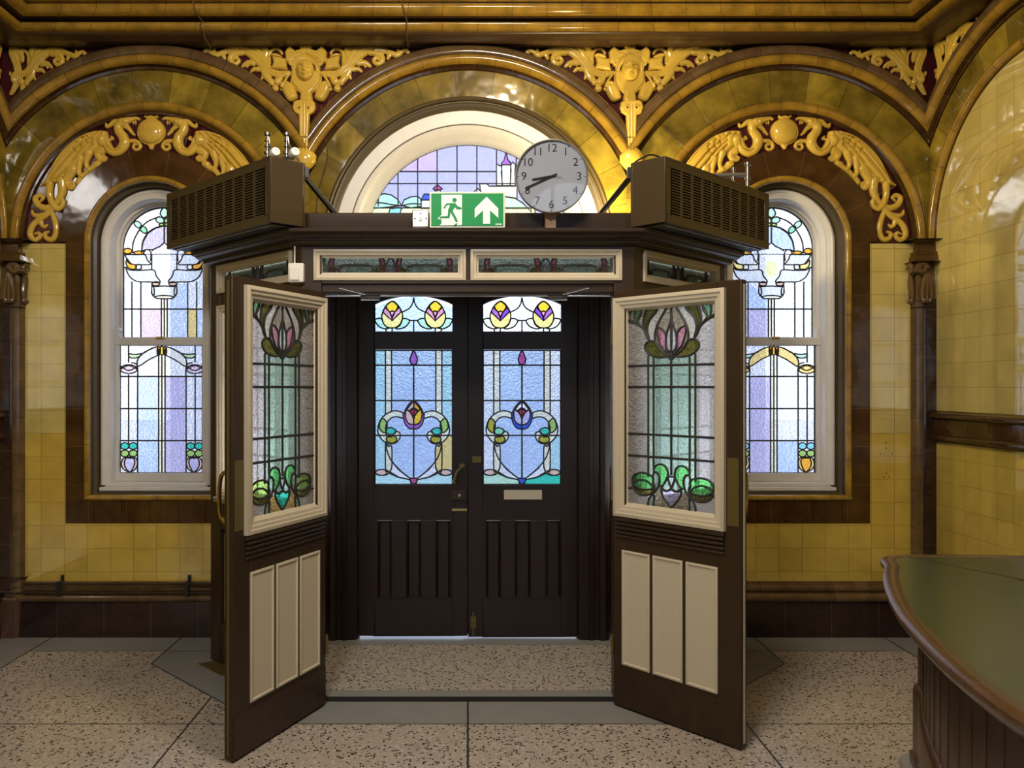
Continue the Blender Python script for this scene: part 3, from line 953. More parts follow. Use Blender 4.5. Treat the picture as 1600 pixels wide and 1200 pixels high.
class Panel:
    """A leaded light drawn in a flat design space; place(x, y, off) puts a design point on the pane, off metres towards the room."""
    def __init__(s, place, lw=0.0080, sub=None):
        s.place, s.lw, s.sub = place, lw, sub or {}
        s.g, s.l = MB(), MB()
        s.cols, s.polys = [], []

    def col(s, c):
        c = s.sub.get(c, c)
        if c not in s.cols: s.cols.append(c)
        return s.cols.index(c)

    def base(s, pts, c):
        s.polys.append((list(pts), s.col(c)))
        return s

    def piece(s, pts, c, lead=True, w=1.0):
        s.polys.append((list(pts), s.col(c)))
        if lead: s.lead(list(pts), True, w)
        return s

    def lead(s, pts, closed=False, w=1.0):
        P = [Vector(s.place(x, y, 0.0)) for x, y in pts]
        Q = [P[0]]
        for p in P[1:]:
            if (p - Q[-1]).length > 1e-4: Q.append(p)
        if closed and (Q[0] - Q[-1]).length < 1e-4: Q.pop()
        P = Q
        if len(P) < 2: return s
        nrm = (Vector(s.place(0, 0, 1.0)) - Vector(s.place(0, 0, 0.0))).normalized()
        n = len(P)
        hw = s.lw * w / 2
        rows = []
        for i in range(n):
            ds = []
            if closed or i > 0: ds.append((P[i] - P[i - 1]).normalized())
            if closed or i < n - 1: ds.append((P[(i + 1) % n] - P[i]).normalized())
            d = sum(ds, Vector((0, 0, 0)))
            d = d.normalized() if d.length > 1e-6 else ds[0]
            side = d.cross(nrm).normalized()
            k = min(1.6, 1.0 / max(0.45, abs(side.dot(ds[0].cross(nrm).normalized()))))
            a = side * hw * k
            rows.append([tuple(P[i] - a - nrm * .003), tuple(P[i] - a + nrm * .004), tuple(P[i] + nrm * .0062), tuple(P[i] + a + nrm * .004), tuple(P[i] + a - nrm * .003)])
        if closed: rows.append(rows[0])
        s.l.grid(rows, closed=True)
        return s

    def sym(s, fn, c):
        """Draw with fn(mirror) on both sides of the design's centre line x = c."""
        fn(lambda pts: pts)
        fn(lambda pts: [(2 * c - x, y) for x, y in pts])
        return s

    def build(s, parent, name='glass_pane'):
        # cut the drawn pieces into one flat sheet: later pieces lie over earlier ones, nothing overlaps
        sx = [x for p, c in s.polys for x, y in p]
        k = 100.0 / (max(sx) - min(sx))
        V, Fc = [], []
        for p, c in s.polys:
            q = []
            for x, y in p:
                v = (x * k, y * k)
                if not q or math.dist(v, q[-1]) > 1e-3: q.append(v)
            if len(q) > 1 and math.dist(q[0], q[-1]) < 1e-3: q.pop()
            if sum(a[0] * b[1] - b[0] * a[1] for a, b in zip(q, q[1:] + q[:1])) < 0: q.reverse()
            Fc.append(list(range(len(V), len(V) + len(q))))
            V += [Vector(v) for v in q]
        vo, _, fo, _, _, orig = delaunay_2d_cdt(V, [], Fc, 1, 1e-4)
        pts = [s.place(v.x / k, v.y / k, 0.0) for v in vo]
        uv = [(v.x / k, v.y / k) for v in vo]
        out = (Vector(s.place(0, 0, 1.0)) - Vector(s.place(0, 0, 0.0))).normalized()
        for f, o in zip(fo, orig):
            if 0 in o:
                a, b, c = (Vector(pts[i]) for i in f[:3])
                if (b - a).cross(c - a).dot(out) < 0: f = f[::-1]
                s.g.add([pts[i] for i in f], [tuple(range(len(f)))], [uv[i] for i in f], s.polys[max(o)][1])
        mats = [glass(*PAL[c]) for c in s.cols]
        a = s.g.build(name, mats, parent, local=True)
        b = s.l.build('lead_came', M['lead'], a, local=True)
        return a


def cr(*pts, closed=True, n=5):
    return catmull(pts, n, closed)


def egg(cx, cy, rx, up, dn, n=22):
    out = []
    for k in range(n):
        a = 2 * PI * k / n
        y = math.sin(a)
        out.append((cx + rx * math.cos(a) * (1 - 0.25 * max(0, -y)), cy + (dn if y > 0 else up) * y))
    return out


def sash_upper(P, flip=False):
    c = 378
    arc = [(c + 320 * math.cos(PI * k / 30), 345 - 320 * math.sin(PI * k / 30)) for k in range(31)]
    P.base([(58, 1048)] + [(698, 1048)] + arc, 'clear')
    lc, rc = ('white', 'paleblue') if not flip else ('paleblue', 'white')
    P.piece([(60, 815), (125, 815), (125, 1045), (60, 1045)], 'white' if not flip else 'paleblue', False)
    P.piece([(410, 620), (560, 620), (560, 1045), (410, 1045)], rc if not flip else 'white', False)
    P.piece([(197, 818), (355, 818), (355, 1045), (197, 1045)], 'pinkish' if not flip else 'lilac', False)
    P.piece([(197, 606), (355, 735), (355, 812), (197, 812)], 'white' if not flip else 'blue', False)
    P.piece([(635, 818), (695, 818), (695, 1045), (635, 1045)], 'paleblue' if not flip else 'white', False)
    if not flip: P.piece([(565, 818), (632, 818), (632, 1045), (565, 1045)], 'amber', False)
    def half(m):
        P.piece(m([(378, 165), (310, 182), (250, 222), (212, 288), (200, 362), (240, 350), (290, 350), (345, 325), (378, 295)]), 'blue' if flip else 'lilac')
        P.lead(m(cr((130, 380), (136, 292), (185, 195), (250, 130), (345, 92), closed=False)))
        P.lead(m(cr((200, 375), (210, 290), (250, 220), (310, 180), (378, 165), closed=False)))
        for x in (125, 195): P.lead(m([(x, 600), (x, 1045)]))
        P.lead(m([(60, 385), (85, 385)]))
        P.lead(m([(60, 490), (85, 490)]))
        P.lead(m([(280, 385), (280, 505)])); P.lead(m([(280, 360), (300, 345)]))
        P.lead(m([(355, 735), (355, 1045)]))
        P.piece(m([(357, 740), (378, 740), (378, 1045), (357, 1045)]), 'cream', False)
        P.piece(m(cr((75, 392), (150, 390), (225, 390), (245, 430), (270, 465), (200, 468), (130, 465), (98, 435))), 'opal')
        P.piece(m(cr((84, 428), (105, 458), (155, 470), (160, 485), (150, 502), (110, 500), (82, 470))), 'orange' if not flip else 'yellow')
        P.piece(m(cr((80, 492), (110, 510), (200, 512), (295, 510), (315, 555), (345, 605), (260, 603), (170, 600), (115, 570), (88, 525))), 'opal')
        P.piece(m(ell(312, 617, 30, 16)), 'salmon')
        P.piece(m(ell(92, 362, 34, 21)), 'orange')
        P.piece(m(ell(180, 375, 40, 14)), 'orange')
        P.lead(m(cr((215, 372), (235, 352), (262, 356), (275, 380), (270, 440), closed=False)))
        P.piece(m(cr((160, 470), (195, 470), (195, 502), (160, 502))), 'white')
        P.piece(m(ell(172, 155, 34, 22, 14, .7)), 'mint'); P.piece(m(ell(216, 194, 34, 22, 14, .8)), 'jade')
        P.piece(m(ell(344, 120, 34, 24, 14, .35)), 'mint'); P.piece(m(ell(360, 154, 24, 12, 12, -.2)), 'leaf')
        P.piece(m([(282, 625), (300, 660), (300, 700), (290, 712), (280, 690)]), 'cream')
    P.sym(half, c)
    P.piece([(280, 610), (292, 640), (378, 634), (464, 640), (476, 610), (478, 690), (440, 733), (316, 733), (278, 690)], 'opal')
    P.piece(ell(378, 722, 76, 13), 'cream')
    P.piece(egg(378, 65, 32, 42, 34), 'mint')
    P.lead([(378, 100), (378, 295)], w=1.3); P.lead([(378, 735), (378, 1045)])
    P.lead([(60, 386), (696, 386)], w=.5); P.lead([(58, 815), (698, 815)], w=1.2)
    P.lead(arc); P.lead([(61, 345), (61, 1045)]); P.lead([(695, 345), (695, 1045)])
    if flip: P.piece(ell(378, 500, 46, 66, 14), 'lemon', False)


def sash_lower(P, flip=False):
    c = 380
    P.base([(76, 88), (676, 88), (676, 1012), (76, 1012)], 'clear')
    a, b, d = ('paleblue', 'lilac', 'lilac') if not flip else ('lilac', 'white', 'blue')
    P.piece([(207, 318), (355, 318), (355, 776), (207, 776)], a, False)
    P.piece([(207, 780), (355, 780), (355, 1010), (207, 1010)], 'blue' if not flip else 'lilac', False)
    P.piece([(407, 318), (555, 318), (555, 776), (407, 776)], b, False)
    P.piece([(407, 780), (555, 780), (555, 1010), (407, 1010)], d, False)
    def half(m):
        for x, y0 in ((205, 300), (357, 165)): P.lead(m([(x, y0), (x, 1010)]))
        P.lead(m([(140, 300), (140, 800)])); P.lead(m([(140, 90), (140, 215)]))
        P.piece(m([(359, 165), (379, 165), (379, 1010), (359, 1010)]), 'cream', False)
        P.piece(m(cr((143, 152), (190, 156), (240, 150), (205, 178), (165, 182), (143, 172))), 'mint' if flip else 'grass')
        P.piece(m(cr((240, 150), (290, 122), (340, 102), (352, 118), (354, 158), (290, 192), (230, 232), (205, 240), (205, 195))), 'milk' if not flip else 'amber')
        P.lead(m(cr((143, 152), (200, 155), (250, 145), (300, 115), (350, 100), closed=False)))
        P.piece(m(ell(142, 262, 62, 32)), 'pinkish' if not flip else 'amber')
        P.lead(m(cr((82, 262), (142, 236), (200, 262), closed=False))); P.lead(m(cr((80, 240), (142, 272), (204, 240), closed=False)))
        P.lead(m(cr((160, 215), (195, 225), (206, 262), (206, 315), closed=False)))
        P.piece(m(cr((352, 100), (368, 110), (368, 150), (352, 162), (346, 130))), 'orange')
        for x, y, col in ((113, 817, 'emerald'), (173, 817, 'emerald'), (113, 870, 'leaf'), (173, 870, 'leaf')):
            P.piece(m(ell(x, y, 30, 24)), col if not (flip and y < 850) else 'sky')
        P.piece(m(cr((110, 900), (185, 900), (204, 935), (192, 978), (152, 1004), (105, 985), (88, 945))), 'salmon' if not flip else 'amber')
        P.piece(m(cr((118, 908), (150, 904), (180, 910), (182, 950), (150, 1004), (112, 960))), 'lilac' if not flip else 'orange')
    P.sym(half, c)
    P.piece(egg(380, 130, 18, 34, 30), 'gold' if not flip else 'orange')
    P.lead([(380, 160), (380, 1010)])
    for y in (315, 547, 778): P.lead([(76, y), (676, y)], w=1.15)
    P.lead([(79, 90), (673, 90), (673, 1010), (79, 1010)], True)


FAN_C, FAN_R = (966.0, 1125.0), 1020.0


def fanlight(P):
    arc = []
    for k in range(41):
        a = PI * k / 40
        arc.append((FAN_C[0] + FAN_R * math.cos(a), FAN_C[1] - FAN_R * math.sin(a)))
    P.base(arc, 'fan')
    inside = lambda x, y: (x - FAN_C[0]) ** 2 + (y - FAN_C[1]) ** 2 < FAN_R ** 2
    top = lambda x: FAN_C[1] - math.sqrt(max(0, FAN_R ** 2 - (x - FAN_C[0]) ** 2))
    for k, x in enumerate((71, 268, 465, 660, 858, 1057, 1253, 1450, 1647, 1844)):
        P.lead([(x, top(x)), (x, 720 if x < 1200 else 500)])
    for y in (372, 492):
        h = math.sqrt(FAN_R ** 2 - (y - FAN_C[1]) ** 2)
        P.lead([(FAN_C[0] - h, y), (1253 if y < 400 else FAN_C[0] + h, y)])
    P.piece([(268, 378), (460, 378), (460, 230), (330, 300)], 'fanpink', False)
    P.piece([(470, 370), (655, 370), (655, 160), (470, 225)], 'fanpink', False)
    yb = FAN_C[1]
    P.piece([(-40, 745), (0, 690), (60, 618), (130, 592), (200, 606), (262, 648), (304, 712), (150, 730)], 'mint')
    P.piece([(304, 712), (330, 655), (400, 624), (465, 620), (500, 650), (500, 720), (400, 735)], 'mint')
    P.lead(cr((-20, 690), (100, 684), (200, 702), (304, 714), closed=False)); P.lead(cr((304, 714), (400, 694), (500, 698), closed=False))
    P.piece([(-60, 735), (1640, 735), (1640, yb), (-60, yb)], 'lemon')
    P.piece(cr((180, 775), (215, 742), (305, 736), (290, 790), (250, yb), (120, yb)), 'sky')
    P.piece([(500, 655), (640, 655), (640, 740), (500, 740)], 'milk'); P.piece([(495, 658), (530, 598), (620, 598), (645, 658)], 'navy')
    P.piece([(640, 556), (692, 556), (692, 740), (640, 740)], 'milk'); P.piece([(618, 545), (662, 503), (712, 545), (690, 558), (636, 558)], 'plum')
    P.piece([(1030, 572), (1065, 540), (1102, 575), (1085, 640), (1040, 640)], 'lilac')
    P.piece([(1085, 495), (1160, 495), (1180, 518), (1458, 518), (1458, 640), (1330, 620), (1100, 640)], 'milk')
    P.piece([(1255, 290), (1275, 312), (1300, 312), (1308, 380), (1308, 512), (1255, 512)], 'white')
    P.piece([(1308, 305), (1396, 305), (1400, 360), (1390, 512), (1312, 512), (1300, 380)], 'milk')
    P.piece([(1396, 305), (1418, 278), (1442, 305), (1436, 372), (1440, 512), (1392, 512)], 'white')
    P.piece(cr((1305, 298), (1330, 255), (1350, 182), (1366, 250), (1398, 298)), 'purple')
    P.piece([(1330, 622), (1440, 640), (1520, 690), (1600, 775), (1600, 740), (1300, 740)], 'grass')
    P.lead(arc)


def door_light_top(P, k):
    """Cambered top light of an outer door: two buds."""
    P.base([(72, 492), (72, 215), (150, 176), (260, 138), (400, 100), (500, 92), (600, 100), (740, 138), (850, 176), (930, 215), (930, 492)], 'paleblue' if k == 0 else 'white')
    def half(m):
        e = [(262, 140), (200, 185), (158, 262), (148, 320), (165, 385), (205, 428), (262, 438), (322, 428), (362, 385), (378, 310), (366, 250), (322, 180)]
        P.piece(m(cr(*e, n=3)), 'yellow')
        P.piece(m(cr((262, 142), (310, 175), (325, 205), (292, 258), (262, 250), (234, 258), (195, 205), (212, 175), n=3)), 'gold')
        P.piece(m([(182, 208), (236, 262), (258, 310), (259, 358), (210, 310), (160, 262)]), 'rose' if k == 0 else 'purple')
        P.piece(m([(342, 208), (290, 262), (266, 310), (264, 358), (315, 305), (364, 258)]), 'rose' if k == 0 else 'violet')
        P.piece(m(cr((240, 268), (262, 250), (286, 268), (264, 316), n=3)), 'pink')
        P.piece(m(cr((72, 348), (105, 332), (145, 336), (165, 385), (205, 430), (235, 438), (180, 447), (120, 424), (88, 388), n=3)), 'mint' if k == 0 else 'cream')
        P.piece(m(cr((455, 356), (420, 335), (378, 338), (352, 395), (300, 440), (350, 446), (410, 424), (442, 388), n=3)), 'mint' if k == 0 else 'cream')
        P.lead(m(cr((500, 100), (488, 165), (450, 222), (372, 264), closed=False)))
        P.lead(m([(262, 440), (262, 490)])); P.lead(m([(195, 447), (195, 490)])); P.lead(m([(455, 354), (500, 354)]))
        P.piece(m([(197, 448), (260, 440), (260, 490), (197, 490)]), 'cream', False)
    P.sym(half, 501)
    P.lead([(501, 354), (501, 490)])


def door_light_main(P, k):
    B = 1059
    P.base([(70, 683), (932, 683), (932, 1113 + B), (70, 1113 + B)], 'blue')
    P.piece([(72, 685), (186, 685), (186, 940 + B), (72, 940 + B)], 'teal' if k == 0 else 'clear', False)
    P.piece([(810, 685), (930, 685), (930, 570 + B), (810, 570 + B)], 'teal' if k == 0 else 'clear', False)
    P.piece([(810, 572 + B), (930, 572 + B), (930, 940 + B), (810, 940 + B)], 'amber' if k == 0 else 'teal', False)
    def half(m):
        s = m([(0, 0)])[0][0] != 0
        P.piece(m([(188, 685), (255, 685), (255, 300 + B), (188, 335 + B)]), 'cream', False)
        P.lead(m([(188, 685), (188, 335 + B)])); P.lead(m([(256, 685), (256, 300 + B)]))
        P.piece(m(cr((190, 655 + B), (218, 690 + B), (256, 690 + B), (260, 840 + B), (258, 910 + B), (240, 970 + B), (215, 968 + B), (190, 950 + B), n=4)), 'cream' if not (s and k == 0) else 'amber')
        outer = [(385, 322), (340, 302), (270, 300), (190, 338), (130, 405), (104, 500), (122, 580), (188, 650), (250, 664), (310, 648), (350, 592), (345, 540), (302, 522)]
        inner = [(262, 585), (205, 580), (190, 530), (192, 470), (212, 418), (262, 372), (322, 364), (385, 382)]
        o = cr(*[(x, y + B) for x, y in outer], closed=False, n=4)
        i = cr(*[(x, y + B) for x, y in inner], closed=False, n=4)
        P.piece(m(o + i), 'cream')
        P.piece(m([(x, y + B) for x, y in cr((155, 380), (205, 430), (196, 520), (162, 535), (122, 490), (125, 430), n=3)]), 'leaf' if not (k == 1 and not s) else 'olive')
        P.piece(m([(x, y + B) for x, y in cr((200, 540), (195, 505), (245, 482), (303, 512), (290, 548), (240, 562), n=3)]), 'emerald' if not (k == 1 and not s) else 'jade')
        P.piece(m([(x, y + B) for x, y in ell(255, 613, 58, 42)]), 'olive')
        P.lead(m([(x, y + B) for x, y in cr((190, 655), (212, 760), (262, 860), (370, 975), (462, 1046), closed=False)]))
        P.piece(m([(x, y + B) for x, y in [(262, 865), (330, 945), (460, 1045), (460, 1060), (400, 1048), (330, 1030), (235, 972), (258, 930)]]), 'clear')
        P.piece(m([(x, y + B) for x, y in [(72, 985), (110, 1010), (160, 1014), (225, 985), (330, 1034), (460, 1060), (475, 1112), (72, 1112)]]), ('teal' if k == 0 else ('mint' if not s else 'emerald')))
        P.piece(m([(x, y + B) for x, y in ell(152, 980, 74, 33)]), 'salmon')
    P.sym(half, 501)
    P.lead([(501, 845), (501, 1050 + B)], w=1.2)
    for y in (850, 183 + B, 570 + B): P.lead([(70, y), (932, y)], w=1.1)
    P.piece(cr((501, 688), (530, 745), (542, 790), (530, 832), (501, 846), (472, 832), (460, 790), (472, 745), n=3), 'purple' if k == 0 else 'plum')
    O = lambda pts: [(x, y + B) for x, y in pts]
    P.piece(O(cr((500, 185), (430, 250), (390, 340), (402, 430), (445, 488), (501, 500), (556, 488), (600, 430), (612, 340), (572, 250), n=4)), 'purple' if k == 0 else 'navy')
    P.piece(O([(501, 196), (501, 272), (465, 296), (424, 288), (455, 240)]), 'pinkish' if k == 0 else 'white')
    P.piece(O([(501, 196), (501, 272), (537, 296), (578, 288), (547, 240)]), 'orange' if k == 0 else 'white')
    P.piece(O(cr((418, 290), (460, 312), (495, 375), (498, 446), (440, 432), (412, 368), n=3)), 'salmon' if k == 0 else 'lilac')
    P.piece(O(cr((584, 290), (542, 312), (507, 375), (504, 446), (562, 432), (590, 368), n=3)), 'gold' if k == 0 else 'lilac')
    P.piece(O(cr((460, 292), (501, 266), (542, 292), (520, 340), (501, 372), (482, 340), n=3)), 'red')
    P.piece(O([(458, 1044), (544, 1044), (532, 1090), (501, 1111), (470, 1090)]), 'plum' if k == 0 else 'navy')
    P.lead([(72, 685), (930, 685), (930, 1112 + B), (72, 1112 + B)], True)


def lobby_light(P, k):
    """Lotus light of an inner door, drawn to the right of x = 0 in units of a thousandth of the pane height (y down from the top)."""
    w = 262
    P.base([(-w, 0), (w, 0), (w, 1000), (-w, 1000)], 'clear')
    H = lambda pts: [((x - 590) * .53, max(0, (y + (x - 590) * .08 * max(0, 1 - (y - 165) / 700) - 165) * .458)) for x, y in pts]
    L = lambda pts: [((x - 558) * .54, min(1000, 1000 - (1010 - y + (x - 558) * .073) * .484)) for x, y in pts]
    def half(m):
        P.piece(m([(5, 255), (100, 250), (100, 1000), (5, 1000)]), 'sea' if k else 'mint', False)
        P.piece(m([(102, 240), (133, 240), (133, 860), (102, 860)]), 'mint' if k else 'sea', False)
        P.piece(m(H(cr((850, 150), (905, 150), (920, 220), (955, 280), (950, 310), (905, 362), (892, 260), n=3))), 'milk')
        P.piece(m(H(cr((905, 150), (975, 150), (1000, 200), (988, 292), (962, 306), (950, 250), n=3))), 'jade')
        P.piece(m(H([(978, 150), (1030, 150), (1052, 200), (1045, 262), (990, 292), (1000, 200)])), 'milk')
        P.piece(m(H([(1032, 150), (1092, 150), (1092, 268), (1046, 264), (1055, 200)])), 'moss')
        P.piece(m(H(cr((740, 160), (800, 150), (850, 155), (888, 225), (900, 340), (880, 420), (842, 510), (852, 400), (826, 300), (756, 220), n=3))), 'moss')
        P.piece(m(H(cr((640, 180), (738, 165), (760, 212), (830, 290), (856, 390), (832, 500), (830, 530), (770, 530), (766, 440), (720, 320), n=3))), 'milk')
        P.piece(m(H(cr((592, 180), (640, 195), (715, 310), (764, 430), (766, 530), (722, 622), (645, 690), (592, 695), n=3))), 'taupe')
        P.piece(m(H(cr((612, 700), (690, 660), (745, 575), (785, 532), (845, 535), (880, 580), (862, 640), (805, 690), (705, 716), n=3))), 'moss')
        P.piece(m(H(cr((648, 482), (690, 412), (745, 396), (738, 480), (702, 592), (640, 662), (648, 590), n=3))), 'rose')
        P.lead(m(H(cr((832, 530), (860, 450), (912, 372), (990, 310), (1094, 270), closed=False))))
        P.lead(m([(102, 250), (102, 800)])); P.lead(m([(133, 240), (133, 840)]))
        P.piece(m(L([(560, 800), (745, 830), (745, 1010), (560, 1010)])), 'amber' if k == 0 else 'taupe', False)
        P.piece(m(L(cr((595, 650), (608, 575), (660, 545), (722, 572), (746, 625), (700, 650), (682, 705), (690, 770), (640, 745), n=4))), 'green')
        P.piece(m(L(cr((685, 690), (705, 640), (745, 645), (752, 720), (738, 790), (750, 850), (700, 785), n=4))), 'sea')
        P.piece(m(L(ell(865, 815, 112, 78))), 'moss')
        P.piece(m(L(cr((750, 700), (800, 668), (880, 665), (960, 700), (985, 765), (950, 815), (865, 835), (775, 815), (738, 780), (755, 745), n=3))), 'green' if k else 'leaf')
        P.piece(m(L(cr((745, 868), (790, 905), (808, 975), (780, 1030), (752, 1010), (745, 940), n=3))), 'sea')
        P.piece(m(L(cr((520, 660), (560, 655), (595, 660), (622, 720), (660, 778), (612, 802), (575, 790), (558, 770), n=3))), 'sea')
        P.lead(m(L([(985, 840), (1040, 852)])))
    P.sym(half, 0.0)
    P.piece(H(cr((590, 335), (622, 420), (644, 500), (645, 590), (625, 645), (590, 655), (555, 645), (535, 590), (536, 500), (558, 420), n=3)), 'opal')
    P.piece(H(ell(590, 672, 34, 22)), 'moss')
    P.piece(L(cr((558, 775), (610, 800), (660, 780), (650, 850), (605, 915), (558, 960), (511, 915), (466, 850), (456, 780), (506, 800), n=3)), 'lilac' if k else 'emerald')
    P.lead([(0, 262), (0, 820)], w=1.1); P.lead([(0, 970), (0, 1000)])
    for y in (291, 396, 630, 739): P.lead([(-w, y), (w, y)], w=1.25)
    P.lead([(-w + 3, 3), (w - 3, 3), (w - 3, 997), (-w + 3, 997)], True)


def transom_light(P, w, h):
    """Long narrow light over the lobby opening: tulips with green bars between; w x h metres from the centre."""
    P.base([(-w, -h), (w, -h), (w, h), (-w, h)], 'dim')
    def tulip(cx):
        sides = (-1, 1) if cx == 0 else ((1,) if cx < 0 else (-1,))
        if cx == 0: P.piece(cr((cx - .014, -h), (cx - .027, -.3 * h), (cx - .016, .5 * h), (cx, h * .98), (cx + .016, .5 * h), (cx + .027, -.3 * h), (cx + .014, -h), n=3), 'steelblue', True, .8)
        for s in sides:
            P.piece(cr((cx + s * .022, -h), (cx + s * .033, -.2 * h), (cx + s * .030, .4 * h), (cx + s * .040, h * .9), (cx + s * .056, h), (cx + s * .052, 0), (cx + s * .044, -h), n=3), 'maroon', True, .8)
            P.piece(cr((cx + s * .052, -.25 * h), (cx + s * .076, -.4 * h), (cx + s * .084, -h), (cx + s * .058, -h), n=3), 'moss', True, .8)
    for cx in (-w + .004, 0, w - .004):
        tulip(cx)
    for s in (-1, 1):
        c = s * w / 2
        P.piece(cr((c - .085, -.002), (c, .004), (c + .085, -.002), (c + .068, -h * .95), (c, -h), (c - .068, -h * .95), n=3), 'sea', True, .8)
    return P

# ------------------------------------------------------------------ windows
def window(n, cs, label):
    R = Vector((cs, 5.55, 0.945))
    root = thing('window_%d' % n, label, 'window', R, kind='structure')
    fr = MB()
    prof = [(.366, -.095), (.362, -.092)] + roll((.360, -.095), (.345, -.098), .006, 5) + [(.335, -.100), (.325, -.108), (.312, -.110), (.308, -.118), (.306, -.20), (.290, -.21)]
    arch_sweep(fr, TB, cs, ZS, prof, .985)
    fr.build('frame', M['white'], root)
    us = MB()
    arch_sweep(us, TB, cs, ZS, [(.330, -.225), (.300, -.225), (.290, -.232), (.283, -.246), (.283, -.262)], 1.94)
    us.box((cs - .325, 5.625, 1.935), (cs + .325, 5.67, 1.985))
    s1 = us.build('upper_sash', M['white'], root)
    for s in (-1, 1):
        h = MB()
        x = cs + s * .298
        h.prism([(x - .016, 1.935), (x + .016, 1.935), (x + .018, 1.985), (x + .012, 2.01), (x + .022, 2.03), (x + .010, 2.052), (x - .012, 2.045), (x - .016, 2.0)], 5.585, 5.63)
        h.build('sash_horn', M['white'], s1, bevel=.004)
    u = 5.655 / F / 5
    P = Panel(lambda x, y, o: (cs + (x - 378) * u - R.x, 5.655 - o - R.y, EYE + (VY - 320 - y / 5) * 5.655 / F - R.z))
    sash_upper(P, n == 2)
    P.build(s1)
    ls = MB()
    for s in (-1, 1): ls.box(sorted_box(cs + s * .284, cs + s * .318)[0:1] + (5.585, 1.0), sorted_box(cs + s * .284, cs + s * .318)[1:2] + (5.625, 1.97))
    ls.box((cs - .318, 5.58, 1.928), (cs + .318, 5.624, 1.972))
    ls.box((cs - .318, 5.583, .998), (cs + .318, 5.625, 1.056))
    s2 = ls.build('lower_sash', M['white'], root, bevel=.004)
    MB().box((cs - .03, 5.572, 1.968), (cs + .03, 5.61, 1.985)).build('sash_catch', M['brass'], s2, bevel=.004)
    v = 5.61 / F / 4.617
    P = Panel(lambda x, y, o: (cs + (x - 380) * v - R.x, 5.61 - o - R.y, EYE + (VY - 520 - y / 4.617) * 5.61 / F - R.z))
    sash_lower(P, n == 2)
    P.build(s2)
    sl = MB()
    sl.box((cs - .372, 5.475, .945), (cs + .372, 5.70, .972))
    sl.box((cs - .340, 5.50, .970), (cs + .340, 5.70, .999))
    sl.build('sill', M['white'], root, bevel=.006)
    return root


def sorted_box(a, b):
    return (min(a, b), max(a, b))


window(1, -CX, 'white arched sash window of leaded glass on the left, with pink hearts in its lower corners')
window(2, CX, 'white arched sash window of leaded glass on the right, with orange hearts in its lower corners')


def fan_window():
    R = Vector((0, 5.55, 2.60))
    root = thing('window_3', 'semicircular fanlight above the entrance with leaded towers, hills and lilac sky', 'window', R, kind='structure')
    fr = MB()
    arch_sweep(fr, TB, 0, ZS, [(.892, -.07), (.888, -.058), (.800, -.062), (.797, -.075)], 2.58)
    arch_sweep(fr, TB, 0, ZS, [(.792, -.075), (.790, -.066), (.765, -.075), (.735, -.11), (.712, -.15), (.704, -.16), (.696, -.19), (.694, -.21)], 2.58)
    fr.box((-.88, 5.46, 2.56), (.88, 5.62, 2.64))
    fr.build('frame', M['white'], root)
    g = MB()
    arch_sweep(g, TB, 0, ZS, [(.798, -.078), (.791, -.078)], 2.58)
    g.build('frame_groove', M['ink'], root)
    u = 5.6 / F / 6.4
    P = Panel(lambda x, y, o: ((580 + x / 6.4 - VX) * 5.6 / F - R.x, 5.6 - o - R.y, EYE + (VY - 210 - y / 6.4) * 5.6 / F - R.z))
    fanlight(P)
    P.build(root)

fan_window()

